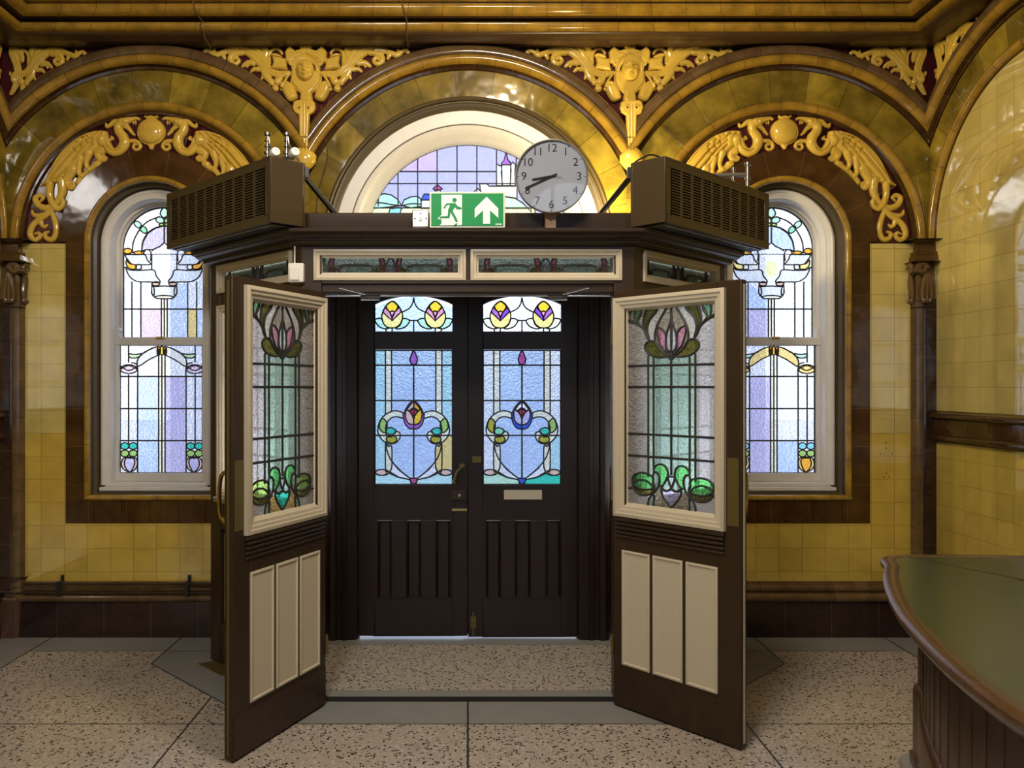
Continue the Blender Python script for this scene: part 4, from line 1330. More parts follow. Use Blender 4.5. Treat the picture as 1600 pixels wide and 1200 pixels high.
# ------------------------------------------------------------------ outer doors
def outer_door(k):
    s = -1 if k == 0 else 1
    xa, xb = (-.70, -.0015) if k == 0 else (.0015, .70)
    R = Vector((xa if k == 0 else xb, 5.275, .03))
    root = thing('door_%d' % (k + 1), ['left outer entrance door of dark wood with orange and purple tulip glass and a pull handle',
                                       'right outer entrance door of dark wood with blue tulip glass and a pale letter plate'][k], 'door', R, kind='structure')
    g0, g1 = (-.600, -.097) if k == 0 else (.097, .600)
    y0, y1 = 5.252, 5.298
    lf = MB()
    bx = lambda a, b, z0, z1, ya=y0: lf.box((a, ya, z0), (b, y1, z1))
    zb = .047 if k == 0 else .041
    bx(xa, g0, zb, 2.29); bx(g1, xb, zb, 2.29)
    bx(g0, g1, 1.886, 2.0)
    cm = (g0 + g1) / 2
    top = [(g0, 2.172)] + [(g0 + (g1 - g0) * t, 2.172 + .058 * math.sin(PI * t) ** .8) for t in [i / 14 for i in range(1, 14)]] + [(g1, 2.172), (g1, 2.29), (g0, 2.29)]
    lf.prism(top, y0, y1)
    bx(g0, g1, .79, 1.016); bx(g0, g1, zb, .288)
    pan = [(-.578, -.488), (-.393, -.301), (-.205, -.111)] if k == 0 else [(.116, .211), (.302, .402), (.498, .595)]
    e = [g0] + [v for p in pan for v in p] + [g1]
    for i in range(0, len(e), 2): bx(e[i], e[i + 1], .288, .79)
    lf.build('leaf_frame', M['wood_door'], root, bevel=.003)
    if k == 0: MB().box((-.03, 5.299, .047), (.03, 5.312, 2.29)).build('meeting_bead', M['wood_door'], root)
    for a, b in pan:
        p = MB().box((a - .01, y0 + .018, .28), (b + .01, y1, .80))
        frame_sweep(p, lambda x, y, z: (x, y, z), a, b, .288, .79, [(0, y0 - .001), (.006, y0 - .004), (.012, y0 + .004), (.016, y0 + .018)])
        p.build('panel', M['wood_door'], root)
    sc = 7.06
    pl = lambda x, y, o: ((575 + x / sc + 170 * k - VX) * 5.25 / F - R.x, 5.277 - o - R.y, EYE + (VY - 450 - y / sc) * 5.25 / F - R.z)
    P = Panel(pl, .0086)
    door_light_top(P, k); P.build(root, 'top_light')
    P = Panel(pl, .0086)
    door_light_main(P, k); P.build(root, 'main_light')
    if k == 0:
        h = MB()
        pts = [W(722, 729, 5.21), W(714, 738, 5.20), W(710, 752, 5.215)]
        h.tube(catmull([(p[0], p[1], p[2]) for p in pts], 6), .009, 10)
        h.lathe([(.0, 0), (.020, .0), (.022, .008), (.012, .02), (0, .022)], W(722, 728, 5.252), (0, -1, 0), 16)
        h.lathe([(.0, 0), (.018, .0), (.018, .008), (.010, .03), (0, .032)], W(711, 753, 5.252), (0, -1, 0), 16)
        h.build('pull_handle', M['bronze'], root)
        l = MB()
        x, _, z = W(717, 774, 5.24)
        l.box((x - .045, 5.236, z - .032), (x + .045, 5.252, z + .032))
        lk = l.build('lock_case', M['kick'], root, bevel=.003)
        MB().lathe([(0, 0), (.008, 0), (.008, .004), (0, .005)], (x + .004, 5.236, z), (0, -1, 0), 12).build('keyhole', M['steel'], lk)
    else:
        x0, _, z0 = W(787.5, 780.5, 5.246)
        x1, _, z1 = W(847, 765.5, 5.246)
        MB().box((x0, 5.244, z0), (x1, 5.252, z1)).build('letter_plate', M['cream'], root, bevel=.002)
        x0, _, z0 = W(738, 723, 5.246)
        x1, _, z1 = W(752, 713, 5.246)
        MB().box((x0, 5.246, z0), (x1, 5.252, z1)).build('latch_keep', M['bronze'], root, bevel=.002)
        b = MB()
        b.tube([(.035, 5.243, .05), (.035, 5.243, .20)], .007, 8)
        b.box((.018, 5.244, .10), (.052, 5.252, .17))
        b.build('floor_bolt', M['bronze'], root)
    return root

outer_door(0)
outer_door(1)


def slide_bolt():
    r = MB()
    a, b = W(706, 797, 5.24), W(742, 796, 5.24)
    r.box((a[0], 5.244, a[2] - .012), (-.004, 5.252, a[2] + .012))
    r.tube([(a[0], 5.238, a[2]), (-.004, 5.238, a[2])], .006, 8)
    o = r.build('slide_bolt', M['bronze'], bpy.data.objects['door_1'])

slide_bolt()


def door_frame():
    root = thing('trim_2', 'dark moulded frame round the outer entrance doors', 'door frame', (0, 5.3, 0), kind='structure')
    for s in (-1, 1):
        m = MB()
        prof = [(.700, 5.32), (.703, 5.262), (.712, 5.255), (.712, 5.235), (.770, 5.232), (.778, 5.222), (.800, 5.222), (.806, 5.232), (.838, 5.232), (.845, 5.215), (.875, 5.212), (.885, 5.225), (.900, 5.23), (.910, 5.26), (.915, 5.45)]
        m.grid([[(s * x, y, z) for x, y in prof] for z in (.026, 2.62)], [[(i * .02, z) for i in range(len(prof))] for z in (0, 2.6)])
        m.build('jamb', M['wood_door'], root)
        t = MB()
        t.grid([[(s * x, 5.392, z) for x in (.905, 1.50)] for z in (.026, 2.49)], [[(z, x) for x in (0.02, .62)] for z in (0, 2.46)])
        t.build('lobby_wall_tiles', M['brown'], root)
    h = MB()
    h.box((-.705, 5.24, 2.295), (.705, 5.33, 2.62))
    h.box((-.72, 5.215, 2.30), (.72, 5.25, 2.335))
    h.box((-.74, 5.205, 2.40), (.74, 5.25, 2.43))
    h.build('head', M['wood_door'], root, bevel=.004)
    MB().box((-.70, 5.245, .026), (.70, 5.43, .0275)).build('threshold', M['stone'], root)

door_frame()

# ------------------------------------------------------------------ the draught lobby
PATH = [(-1.55, YB + .01), (-1.55, 4.94), (-.86, 4.24), (.86, 4.24), (1.55, 4.94), (1.55, YB + .01)]


def lobby():
    root = thing('draught_lobby', 'dark brown timber draught lobby with cream glazing beads round the entrance', 'lobby', (0, 4.24, 0))
    b2 = .004
    TD = {}
    for s in (-1, 1):
        dx, dy = s * .69 / .983, .70 / .983
        TD[s] = (lambda s, dx, dy: lambda a, o, z: (s * .86 + dx * a + s * dy * o, 4.24 + dy * a - abs(dx) * o, z))(s, dx, dy)
    for s in (-1, 1):
        f = lambda pts: [(s * x, y) for x, y in pts]
        MB().flat(f([(.86, 4.24), (.757, 4.24), (.757, 4.33), (.90, 4.40), (.935, 4.316)]), .027, 2.40).build('post', M['wood'], root, bevel=b2)
        MB().flat(f([(1.55, 4.94), (1.472, 4.861), (1.41, 4.92), (1.47, 5.01), (1.55, 5.01)]), .0, 2.40).build('post', M['wood'], root, bevel=b2)
        MB().flat(f([(1.55, 5.34), (1.47, 5.34), (1.47, YB - .005), (1.55, YB - .005)]), .0, 2.40).build('post', M['wood'], root, bevel=b2)
        T = TD[s]
        # canted side: dado panel, sidelight, transom
        d = MB()
        for z0, z1 in ((.0, .24), (.80, .98)): d.box((.10, -.07, z0), (.875, -.005, z1), T=T)
        d.box((.10, -.05, .23), (.875, -.035, .81), T=T)
        d.box((.475, -.06, .23), (.505, -.012, .81), T=T)
        d.build('dado_frame', M['wood'], root, bevel=.003)
        MB().box((.10, -.07, 2.12), (.875, -.005, 2.20), T=T).build('transom_rail', M['wood'], root, bevel=.003)
        for a0, a1 in ((.13, .45), (.53, .85)):
            c = MB()
            frame_sweep(c, T, a0, a1, .27, .77, [(0, -.036), (.0, -.018), (.015, -.022), (.022, -.034)])
            q = [(a0 + .02, .29), (a1 - .02, .29), (a1 - .02, .75), (a0 + .02, .75)]
            c.add([T(a, -.032, z) for a, z in q], [(0, 1, 2, 3)], q)
            c.build('dado_panel', M['cream'], root)
        sill = MB().box((.085, -.02, .965), (.89, .035, .995), T=T)
        sill.build('sidelight_sill', M['steel'], root, bevel=.004)
        for z0, z1, nm in ((.995, 2.125, 'sidelight'), (2.198, 2.362, 'transom')):
            c = MB()
            frame_sweep(c, T, .085, .895, z0, z1, [(0, -.05), (0, .012), (.014, .014), (.018, .008), (.032, .006), (.036, -.004), (.042, -.006), (.042, -.05)])
            fo = c.build(nm + '_frame', M['cream'], root)
            o = ROOT[root.name]
            def pl(x, y, off, T=T, z0=z0, z1=z1):
                p = T(.49 + x, -.03 + off, (z0 + z1) / 2 + y)
                return (p[0] - o.x, p[1] - o.y, p[2] - o.z)
            P = Panel(pl)
            if nm == 'transom':
                transom_light(P, .366, .042)
            else:
                P.base([(-.37, -.53), (.37, -.53), (.37, .53), (-.37, .53)], 'diffuser')
                for x in (-.23, -.19, 0, .19, .23): P.lead([(x, -.53), (x, .53)])
                for y in (-.3, -.15, .15, .3): P.lead([(-.37, y), (.37, y)])
                for sx in (-1, 1): P.piece([(sx * .19, -.53), (sx * .23, -.53), (sx * .23, .53), (sx * .19, .53)], 'mint', False)
            P.build(fo)
        # short return to the wall
        rt = MB()
        rt.box((s * 1.50 - .03, 5.0, 0), (s * 1.50 + .03, 5.35, .98))
        rt.box((s * 1.50 - .02, 5.0, .96), (s * 1.50 + .045, 5.35, .99))
        rt.build('return_panel', M['wood'], root, bevel=.003)
        MB().box((s * 1.50 - .03, 5.0, 2.12), (s * 1.50 + .03, 5.35, 2.20)).build('transom_rail', M['wood'], root, bevel=.003)
        TS = lambda a, o_, z, s=s: (s * (1.515 + o_), a, z)
        for z0, z1, nm in ((.99, 2.12, 'sidelight'), (2.198, 2.362, 'transom')):
            c = MB()
            frame_sweep(c, TS, 5.005, 5.345, z0, z1, [(0, -.03), (0, .012), (.014, .014), (.03, .004), (.035, -.03)])
            fo = c.build(nm + '_frame', M['cream'], root)
            o = ROOT[root.name]
            def pl(x, y, off, s=s, z0=z0, z1=z1):
                return (s * 1.51 + s * off - o.x, 5.175 + x - o.y, (z0 + z1) / 2 + y - o.z)
            P = Panel(pl)
            hh = (z1 - z0) / 2 - .03
            P.base([(-.14, -hh), (.14, -hh), (.14, hh), (-.14, hh)], 'diffuser')
            P.lead([(0, -hh), (0, hh)])
            P.build(fo)
    # front: lintel, two transoms
    l = MB()
    l.box((-.757, 4.25, 2.136), (.757, 4.33, 2.20))
    l.box((-.757, 4.235, 2.178), (.757, 4.26, 2.198))
    l.box((-.757, 4.262, 2.12), (.757, 4.33, 2.14))
    l.box((-.014, 4.246, 2.19), (.014, 4.33, 2.37))
    l.build('lintel', M['wood'], root, bevel=.003)
    TFt = lambda x, y, z: (x, 4.24 - y, z)
    for x0, x1 in ((-.797, -.010), (.014, .797)):
        c = MB()
        frame_sweep(c, TFt, x0, x1, 2.196, 2.356, [(0, -.03), (0, .010), (.012, .013), (.017, .007), (.030, .005), (.034, -.005), (.041, -.007), (.041, -.05)])
        fo = c.build('transom_frame', M['cream'], root)
        o = ROOT[root.name]
        cx = (x0 + x1) / 2
        P = Panel(lambda x, y, off: (cx + x - o.x, 4.275 - off - o.y, 2.276 + y - o.z))
        transom_light(P, (x1 - x0) / 2 - .038, .042)
        P.build(fo)
    # inside lining above the door heads, so the transoms are seen against dark boards
    top = MB()
    path_sweep(top, PATH, [(-.10, 2.355), (.002, 2.355), (.004, 2.372), (.012, 2.372)])
    top.build('top_rail', M['wood'], root)
    cor = MB()
    R = lambda a, b, k: [(p, z) for z, p in roll((a[1], a[0]), (b[1], b[0]), k, 6)]
    path_sweep(cor, PATH, [(.010, 2.372), (.022, 2.374)] + R((.022, 2.376), (.040, 2.396), .008) + [(.052, 2.398), (.052, 2.404)] + R((.055, 2.404), (.085, 2.424), .008) +
               [(.098, 2.426), (.104, 2.432), (.106, 2.448), (.09, 2.452), (-.02, 2.458)])
    cor.build('cornice', M['wood'], root, ang=28)
    fa = MB()
    path_sweep(fa, PATH, [(-.022, 2.44), (-.018, 2.45), (-.014, 2.545), (-.018, 2.55), (-.05, 2.55), (-.055, 2.44)])
    fa.build('fascia', M['wood'], root)
    MB().flat([(x, y) for x, y in ((-1.52, YB - .005), (-1.52, 4.96), (-.85, 4.275), (.85, 4.275), (1.52, 4.96), (1.52, YB - .005))], 2.47, 2.495).build('roof_boards', M['wood'], root)
    return root

lobby()


# ------------------------------------------------------------------ the open inner doors
def lobby_door(k):
    s = 1 if k == 0 else -1
    if k == 0: H, D = (-.735, 4.235), (-.29, -.66)
    else: H, D = (.752, 4.235), (.49, -.55)
    root = thing('lobby_door', ['inner lobby door open towards the left window, leaf-green lily pads at its glass foot',
                                'inner lobby door open towards the right window, lavender heart at its glass foot'][k], 'door',
                 (H[0], H[1], .012), math.atan2(D[1], D[0]), kind='thing')
    T = lambda x, y, z: (x, s * y, z)
    Wd, Z = .725, 2.120
    lf = MB()
    for a in (((0, -.045, 0), (.078, 0, Z)), ((.598, -.045, 0), (Wd, 0, Z)), ((.078, -.045, 2.035), (.598, 0, Z)), ((.078, -.045, 0), (.598, 0, 1.02))): lf.box(*a, T=T)
    lf.build('leaf_frame', M['wood'], root, local=True, bevel=.004)
    c = MB()
    frame_sweep(c, T, .012, .648, .972, 2.088, [(0, 0), (0, .020), (.010, .024), (.018, .024), (.022, .018), (.036, .016), (.040, .009), (.054, .006), (.064, -.006), (.070, -.02)])
    c.build('glazing_bead', M['cream'], root, local=True)
    c = MB()
    frame_sweep(c, T, .04, .63, .98, 2.075, [(0, -.045), (0, -.058), (.03, -.058), (.05, -.03)])
    c.build('glazing_bead', M['cream'], root, local=True)
    P = Panel(lambda x, y, o: T(.338 + x * .001015, -.022 + o, 2.035 - y * .001015), .0092, {'clear': 'frost', 'sea': 'seafrost', 'mint': 'mintfrost'})
    lobby_light(P, k)
    P.build(root)
    for a0, a1 in ((.058, .228), (.247, .417), (.436, .606)):
        p = MB()
        frame_sweep(p, T, a0, a1, .215, .800, [(0, 0), (0, .006), (.004, .008), (.010, .008), (.016, .001)])
        q = [(a0 + .014, .229), (a1 - .014, .229), (a1 - .014, .786), (a0 + .014, .786)]
        p.add([T(x, .002, z) for x, z in q], [(0, 1, 2, 3)], q)
        p.build('panel', M['cream'], root, local=True)
    r = MB()
    for z in (.862, .884, .906, .928): r.box((.02, 0, z), (.64, .008 + (z - .86) * .15, z + .013), T=T)
    r.box((.015, 0, .948), (.645, .018, .966), T=T)
    r.build('apron_mould', M['wood'], root, local=True, bevel=.003)
    MB().box((.004, 0, .0), (Wd - .004, .004, .19), T=T).build('kick_board', M['kick'], root, local=True, bevel=.001)
    MB().box((.655, 0, 1.0), (.712, .003, 1.31), T=T).build('finger_plate', M['bronze'], root, local=True)
    h = MB()
    pts = [(.690, -.045, 1.03), (.690, -.085, 1.045), (.690, -.10, 1.10), (.690, -.10, 1.19), (.690, -.085, 1.245), (.690, -.045, 1.26)]
    h.tube([T(*p) for p in catmull(pts, 5)], .010, 10)
    for z in (1.03, 1.26): h.lathe([(0, 0), (.019, 0), (.017, .008), (0, .01)], T(.690, -.045, z), (0, -s, 0), 14)
    h.build('pull_handle', M['brass'], root, local=True)
    for z in (.25, 1.05, 1.85): MB().tube([T(-.004, .004, z), T(-.004, .004, z + .10)], .008, 8).build('hinge', M['bronze'], root, local=True)
    e = MB()
    e.box((Wd, -.028, .02), (Wd + .003, -.016, Z - .02), T=T)
    e.build('edge_strip', M['bronze'] if k == 0 else M['cream'], root, local=True)
    return root

lobby_door(0)
lobby_door(1)


def door_closer(s, label):
    a = W(540 if s < 0 else 928, 440 if s < 0 else 447, 4.22)
    x0 = -.66 * 1 if s < 0 else .62
    o = thing('door_closer', label, 'door closer', (x0 + .12 * -s, 4.25, 2.11))
    body = MB().box((x0 + (.10 if s < 0 else -.20), 4.262, 2.098), (x0 + (.20 if s < 0 else -.10), 4.30, 2.12))
    body.build('closer_body', M['black'], o, bevel=.004)
    MB().tube([(x0 + (.13 if s < 0 else -.13), 4.24, 2.125), (x0, 4.20, 2.155)], .0045, 8).build('closer_arm', M['black'], o)

door_closer(-1, 'slim door closer under the lobby lintel beside the left inner door')
door_closer(1, 'slim door closer under the lobby lintel beside the right inner door')

# ------------------------------------------------------------------ moulded faience reliefs
class Relief:
    """A modelled relief worked out as heights over a drawing: strokes, pads and grooves, in drawing units."""
    def __init__(s, x0, y0, x1, y1, step):
        s.xs = np.arange(x0, x1 + step, step)
        s.ys = np.arange(y0, y1 + step, step)
        s.X, s.Y = np.meshgrid(s.xs, s.ys)
        s.H = np.zeros_like(s.X)

    def _dist(s, pts, rad):
        """Distance to a polyline as a fraction of its local radius, and that radius."""
        q = np.full(s.X.shape, 9.0)
        R = np.zeros(s.X.shape)
        for (ax, ay), (bx, by), ra, rb in zip(pts[:-1], pts[1:], rad[:-1], rad[1:]):
            m = max(ra, rb) * 1.5
            i0, i1 = np.searchsorted(s.xs, [min(ax, bx) - m, max(ax, bx) + m])
            j0, j1 = np.searchsorted(s.ys, [min(ay, by) - m, max(ay, by) + m])
            if i1 <= i0 or j1 <= j0: continue
            X, Y = s.X[j0:j1, i0:i1], s.Y[j0:j1, i0:i1]
            dx, dy = bx - ax, by - ay
            L = dx * dx + dy * dy + 1e-9
            t = np.clip(((X - ax) * dx + (Y - ay) * dy) / L, 0, 1)
            d = np.hypot(X - ax - t * dx, Y - ay - t * dy)
            r = ra + (rb - ra) * t
            f = d / np.maximum(r, 1e-6)
            better = f < q[j0:j1, i0:i1]
            q[j0:j1, i0:i1] = np.where(better, f, q[j0:j1, i0:i1])
            R[j0:j1, i0:i1] = np.where(better, r, R[j0:j1, i0:i1])
        return q, R

    def stroke(s, *pr, k=0.9, lift=0.0, n=6):
        """Rounded strand through (x, y, radius) points."""
        P = catmull(pr, n) if len(pr) > 2 else list(pr)
        q, R = s._dist([(p[0], p[1]) for p in P], [max(1.0, p[2]) for p in P])
        h = np.where(q < 1, k * R * np.sqrt(np.clip(1 - q * q, 0, 1)) + lift + 2, 0)
        s.H = np.maximum(s.H, h)
        return s

    def curl(s, cx, cy, r0, turns, w0, w1, a0=0.0, dirn=1, k=0.9, lift=0.0):
        """A volute winding in to (cx, cy)."""
        n = int(14 * turns) + 2
        pts = []
        for i in range(n):
            t = i / (n - 1)
            a = a0 + dirn * 2 * PI * turns * t
            r = r0 * (1 - t) ** 0.9
            pts.append((cx + r * math.cos(a), cy + r * math.sin(a), w0 + (w1 - w0) * t))
        q, R = s._dist([(p[0], p[1]) for p in pts], [p[2] for p in pts])
        h = np.where(q < 1, k * R * np.sqrt(np.clip(1 - q * q, 0, 1)) + lift + 2, 0)
        s.H = np.maximum(s.H, h)
        return s

    def pad(s, pts, h, w, smooth=True, lift=0.0):
        """A pillow-like pad over a closed outline, h high, rounding over w at its edge."""
        P = np.array(catmull(pts, 5, True) if smooth else pts, float)
        inside = np.zeros(s.X.shape, bool)
        d = np.full(s.X.shape, 1e9)
        n = len(P)
        for i in range(n):
            (x0, y0), (x1, y1) = P[i], P[(i + 1) % n]
            c = ((y0 > s.Y) != (y1 > s.Y)) & (s.X < (x1 - x0) * (s.Y - y0) / (y1 - y0 + 1e-12) + x0)
            inside ^= c
            dx, dy = x1 - x0, y1 - y0
            t = np.clip(((s.X - x0) * dx + (s.Y - y0) * dy) / (dx * dx + dy * dy + 1e-9), 0, 1)
            d = np.minimum(d, np.hypot(s.X - x0 - t * dx, s.Y - y0 - t * dy))
        u = np.clip(d / w, 0, 1)
        s.H = np.maximum(s.H, np.where(inside, h * np.sqrt(1 - (1 - u) ** 2) + lift + 2, 0))
        return s

    def ball(s, x, y, rx, ry, h, lift=0.0):
        q = ((s.X - x) / rx) ** 2 + ((s.Y - y) / ry) ** 2
        s.H = np.maximum(s.H, np.where(q < 1, h * np.sqrt(np.clip(1 - q, 0, 1)) + lift + 2, 0))
        return s

    def cut(s, w, depth, *pts, n=6):
        P = catmull(pts, n) if len(pts) > 2 else list(pts)
        q, R = s._dist([(p[0], p[1]) for p in P], [w] * len(P))
        s.H = np.where(s.H > 0, np.maximum(2, s.H - depth * np.exp(-(q * 1.6) ** 2)), 0)
        return s

    def hole(s, x, y, rx, ry):
        q = ((s.X - x) / rx) ** 2 + ((s.Y - y) / ry) ** 2
        s.H = np.where(q < 1, 0, s.H)
        return s

    def bump(s, x, y, rx, ry, h):
        s.H = np.where(s.H > 0, np.maximum(1, s.H + h * np.exp(-((s.X - x) / rx) ** 2 - ((s.Y - y) / ry) ** 2)), 0)
        return s

    def mesh(s, name, mat, parent, place):
        """place(x, y, h arrays) -> three arrays of world coordinates."""
        K = s.H > 0
        # a skirt of zero height round the modelled area
        G = K.copy()
        G[1:, :] |= K[:-1, :]; G[:-1, :] |= K[1:, :]; G[:, 1:] |= K[:, :-1]; G[:, :-1] |= K[:, 1:]
        idx = np.full(G.shape, -1, int)
        idx[G] = np.arange(G.sum())
        x, y, z = place(s.X[G], s.Y[G], np.maximum(s.H[G], 0))
        off = ROOT[parent.name]
        co = np.stack([x - off.x, y - off.y, z - off.z], 1)
        a, b, c, d = idx[:-1, :-1], idx[:-1, 1:], idx[1:, 1:], idx[1:, :-1]
        ok = (a >= 0) & (b >= 0) & (c >= 0) & (d >= 0) & (K[:-1, :-1] | K[:-1, 1:] | K[1:, 1:] | K[1:, :-1])
        f = np.stack([a[ok], b[ok], c[ok], d[ok]], 1)
        me = bpy.data.meshes.new(name)
        me.vertices.add(len(co)); me.vertices.foreach_set('co', co.astype(np.float32).ravel())
        me.loops.add(f.size); me.loops.foreach_set('vertex_index', f.ravel().astype(np.int32))
        me.polygons.add(len(f)); me.polygons.foreach_set('loop_start', np.arange(0, f.size, 4, dtype=np.int32))
        me.update(calc_edges=True)
        me.validate()
        me.polygons.foreach_set('use_smooth', [True] * len(me.polygons))
        me.materials.append(mat)
        o = bpy.data.objects.new(name, me)
        COL.objects.link(o)
        o.parent = parent
        ROOT[o.name] = off
        return o


# ---- winged griffins either side of an urn, over each window
def griffin_drawing():
    g = Relief(655, 40, 1500, 620, 3.0)
    S = g.stroke
    # tail-side body first, then wing, then head and neck on top
    S((960, 205, 44), (1000, 235, 58), (1060, 275, 62), (1120, 330, 56), (1170, 400, 50), (1200, 455, 44), k=.75)
    g.pad([(925, 168), (1000, 158), (1100, 184), (1200, 248), (1290, 338), (1350, 430), (1400, 528), (1442, 575), (1385, 572), (1300, 545), (1235, 490), (1175, 410), (1110, 335), (1010, 262), (945, 235)], 46, 46)
    for pts in (((1080, 205), (1180, 275), (1270, 370), (1405, 552)), ((1050, 225), (1150, 300), (1240, 400), (1360, 550)), ((1040, 250), (1120, 320), (1205, 430), (1310, 535)), ((1030, 270), (1090, 335), (1165, 430), (1250, 500)), ((1120, 215), (1220, 290), (1320, 410), (1425, 566))):
        g.cut(13, 24, *pts)
    for pts in (((1000, 178), (1035, 205), (1030, 240)), ((1050, 190), (1085, 225), (1075, 262)), ((1105, 215), (1130, 255), (1118, 290)), ((1160, 255), (1178, 295), (1160, 325)), ((960, 185), (985, 210), (975, 240))):
        g.cut(11, 20, *pts)
    S((1068, 330, 32), (1085, 400, 19), (1078, 440, 15), (1062, 452, 16), k=.9, lift=12)
    S((1130, 372, 30), (1142, 450, 19), (1138, 488, 16), (1120, 505, 16), k=.9, lift=12)
    S((1000, 412, 28), (1040, 442, 24), (1075, 462, 22), (1100, 490, 20), (1130, 520, 22), (1146, 552, 26))
    g.ball(1010, 415, 32, 26, 26)
    S((965, 310, 34), (1000, 335, 28), (985, 372, 22), (952, 380, 17), (938, 366, 12), k=.8)
    g.curl(960, 362, 24, 1.1, 12, 8, 0.5, 1)
    S((1192, 450, 46), (1225, 510, 36), (1240, 560, 30), (1205, 590, 26), k=.8)
    g.curl(1205, 570, 30, 1.2, 15, 9, 1.2, 1)
    # neck, crest, head
    S((960, 235, 50), (930, 262, 34), (905, 305, 34), (865, 325, 32), (822, 305, 36), (795, 255, 38), (806, 205, 36), (835, 165, 34), (838, 125, 34), (812, 100, 36), k=.9, lift=10)
    S((812, 100, 36), (770, 84, 26), (735, 72, 17), (700, 66, 12), (684, 74, 8), k=.9, lift=12)
    S((790, 118, 24), (760, 146, 16), (740, 172, 13), (722, 190, 9), k=.9, lift=8)
    S((835, 95, 26), (872, 92, 20), (905, 118, 15), (930, 128, 12), (936, 108, 9), k=.9, lift=6)
    for x in (712, 728): g.ball(x, 96, 6, 16, 10)
    g.bump(785, 95, 11, 11, 12); g.cut(6, 10, (800, 128), (775, 130), (750, 128))
    g.cut(8, 16, (925, 215), (930, 255), (905, 300), (862, 315), (826, 298))
    S((948, 255, 17), (912, 232, 14), (885, 222, 11), (892, 205, 7), lift=14)
    return g


def tail_drawing():
    g = Relief(1230, 520, 1560, 1020, 3.0)
    S = g.stroke
    S((1275, 540, 36), (1270, 620, 32), (1300, 690, 26), (1350, 738, 22))
    S((1362, 560, 28), (1366, 640, 24), (1345, 712, 22), (1308, 752, 22), (1270, 735, 20), (1262, 695, 18), (1290, 674, 14), (1312, 694, 12), lift=8)
    S((1330, 715, 18), (1395, 746, 24), (1455, 722, 24), (1476, 672, 21), (1442, 648, 17), (1416, 668, 14), (1434, 690, 10))
    S((1340, 745, 26), (1395, 800, 24), (1440, 830, 24), (1495, 880, 24), (1516, 945, 22), (1485, 988, 21), (1442, 968, 17), (1450, 936, 13), (1478, 942, 9))
    S((1352, 775, 18), (1326, 850, 22), (1316, 930, 22), (1345, 985, 21), (1392, 975, 18), (1402, 940, 14), (1376, 928, 10))
    S((1390, 790, 18), (1450, 806, 20), (1490, 795, 15), (1500, 766, 8))
    S((1440, 825, 22), (1430, 868, 18), (1405, 890, 13), (1388, 874, 9))
    g.ball(1420, 950, 16, 12, 12)
    return g


def inner_curl_drawing():
    g = Relief(655, 210, 790, 340, 3.0)
    g.stroke((770, 238, 15), (720, 236, 16), (688, 252, 15), (678, 282, 14), (702, 304, 13), (730, 288, 11), (724, 262, 9), (706, 266, 7))
    return g


def urn_drawing():
    g = Relief(470, 30, 712, 312, 3.0)
    g.ball(592, 168, 108, 104, 62)
    g.pad([(560, 50), (625, 50), (618, 88), (566, 88)], 22, 12, False)
    g.pad([(546, 38), (560, 50), (592, 42), (624, 50), (640, 38), (645, 62), (622, 72), (562, 72), (540, 62)], 30, 12, False)
    g.pad([(520, 232), (664, 232), (620, 268), (604, 304), (592, 308), (580, 304), (564, 268)], 26, 16, False)
    g.cut(7, 14, (500, 168), (520, 232), (592, 262), (664, 232), (684, 168))
    return g


RD = dict(griffin=griffin_drawing(), tail=tail_drawing(), curl=inner_curl_drawing(), urn=urn_drawing())
U1 = 5.4 / F / 4.848
for s, side in ((-1, 'left'), (1, 'right')):
    cs = s * CX
    root = thing('griffin_frieze', 'yellow glazed frieze of two winged griffins and an urn arched over the %s window' % side, 'relief frieze', (cs, YB, ZS), group='griffin friezes over the windows')
    def place(m):
        return lambda x, y, h: (cs + m * (x - 592) * U1, YB + .026 - h * U1 * .9, EYE + (VY - 170 - y / 4.848) * 5.4 / F)
    RD['urn'].mesh('urn', M['relief'], root, place(1))
    for m in (-1, 1):
        RD['griffin'].mesh('griffin', M['relief'], root, place(m))
        RD['tail'].mesh('scrolled_tail', M['relief'], root, place(m))
        RD['curl'].mesh('inner_scroll', M['relief'], root, place(m))


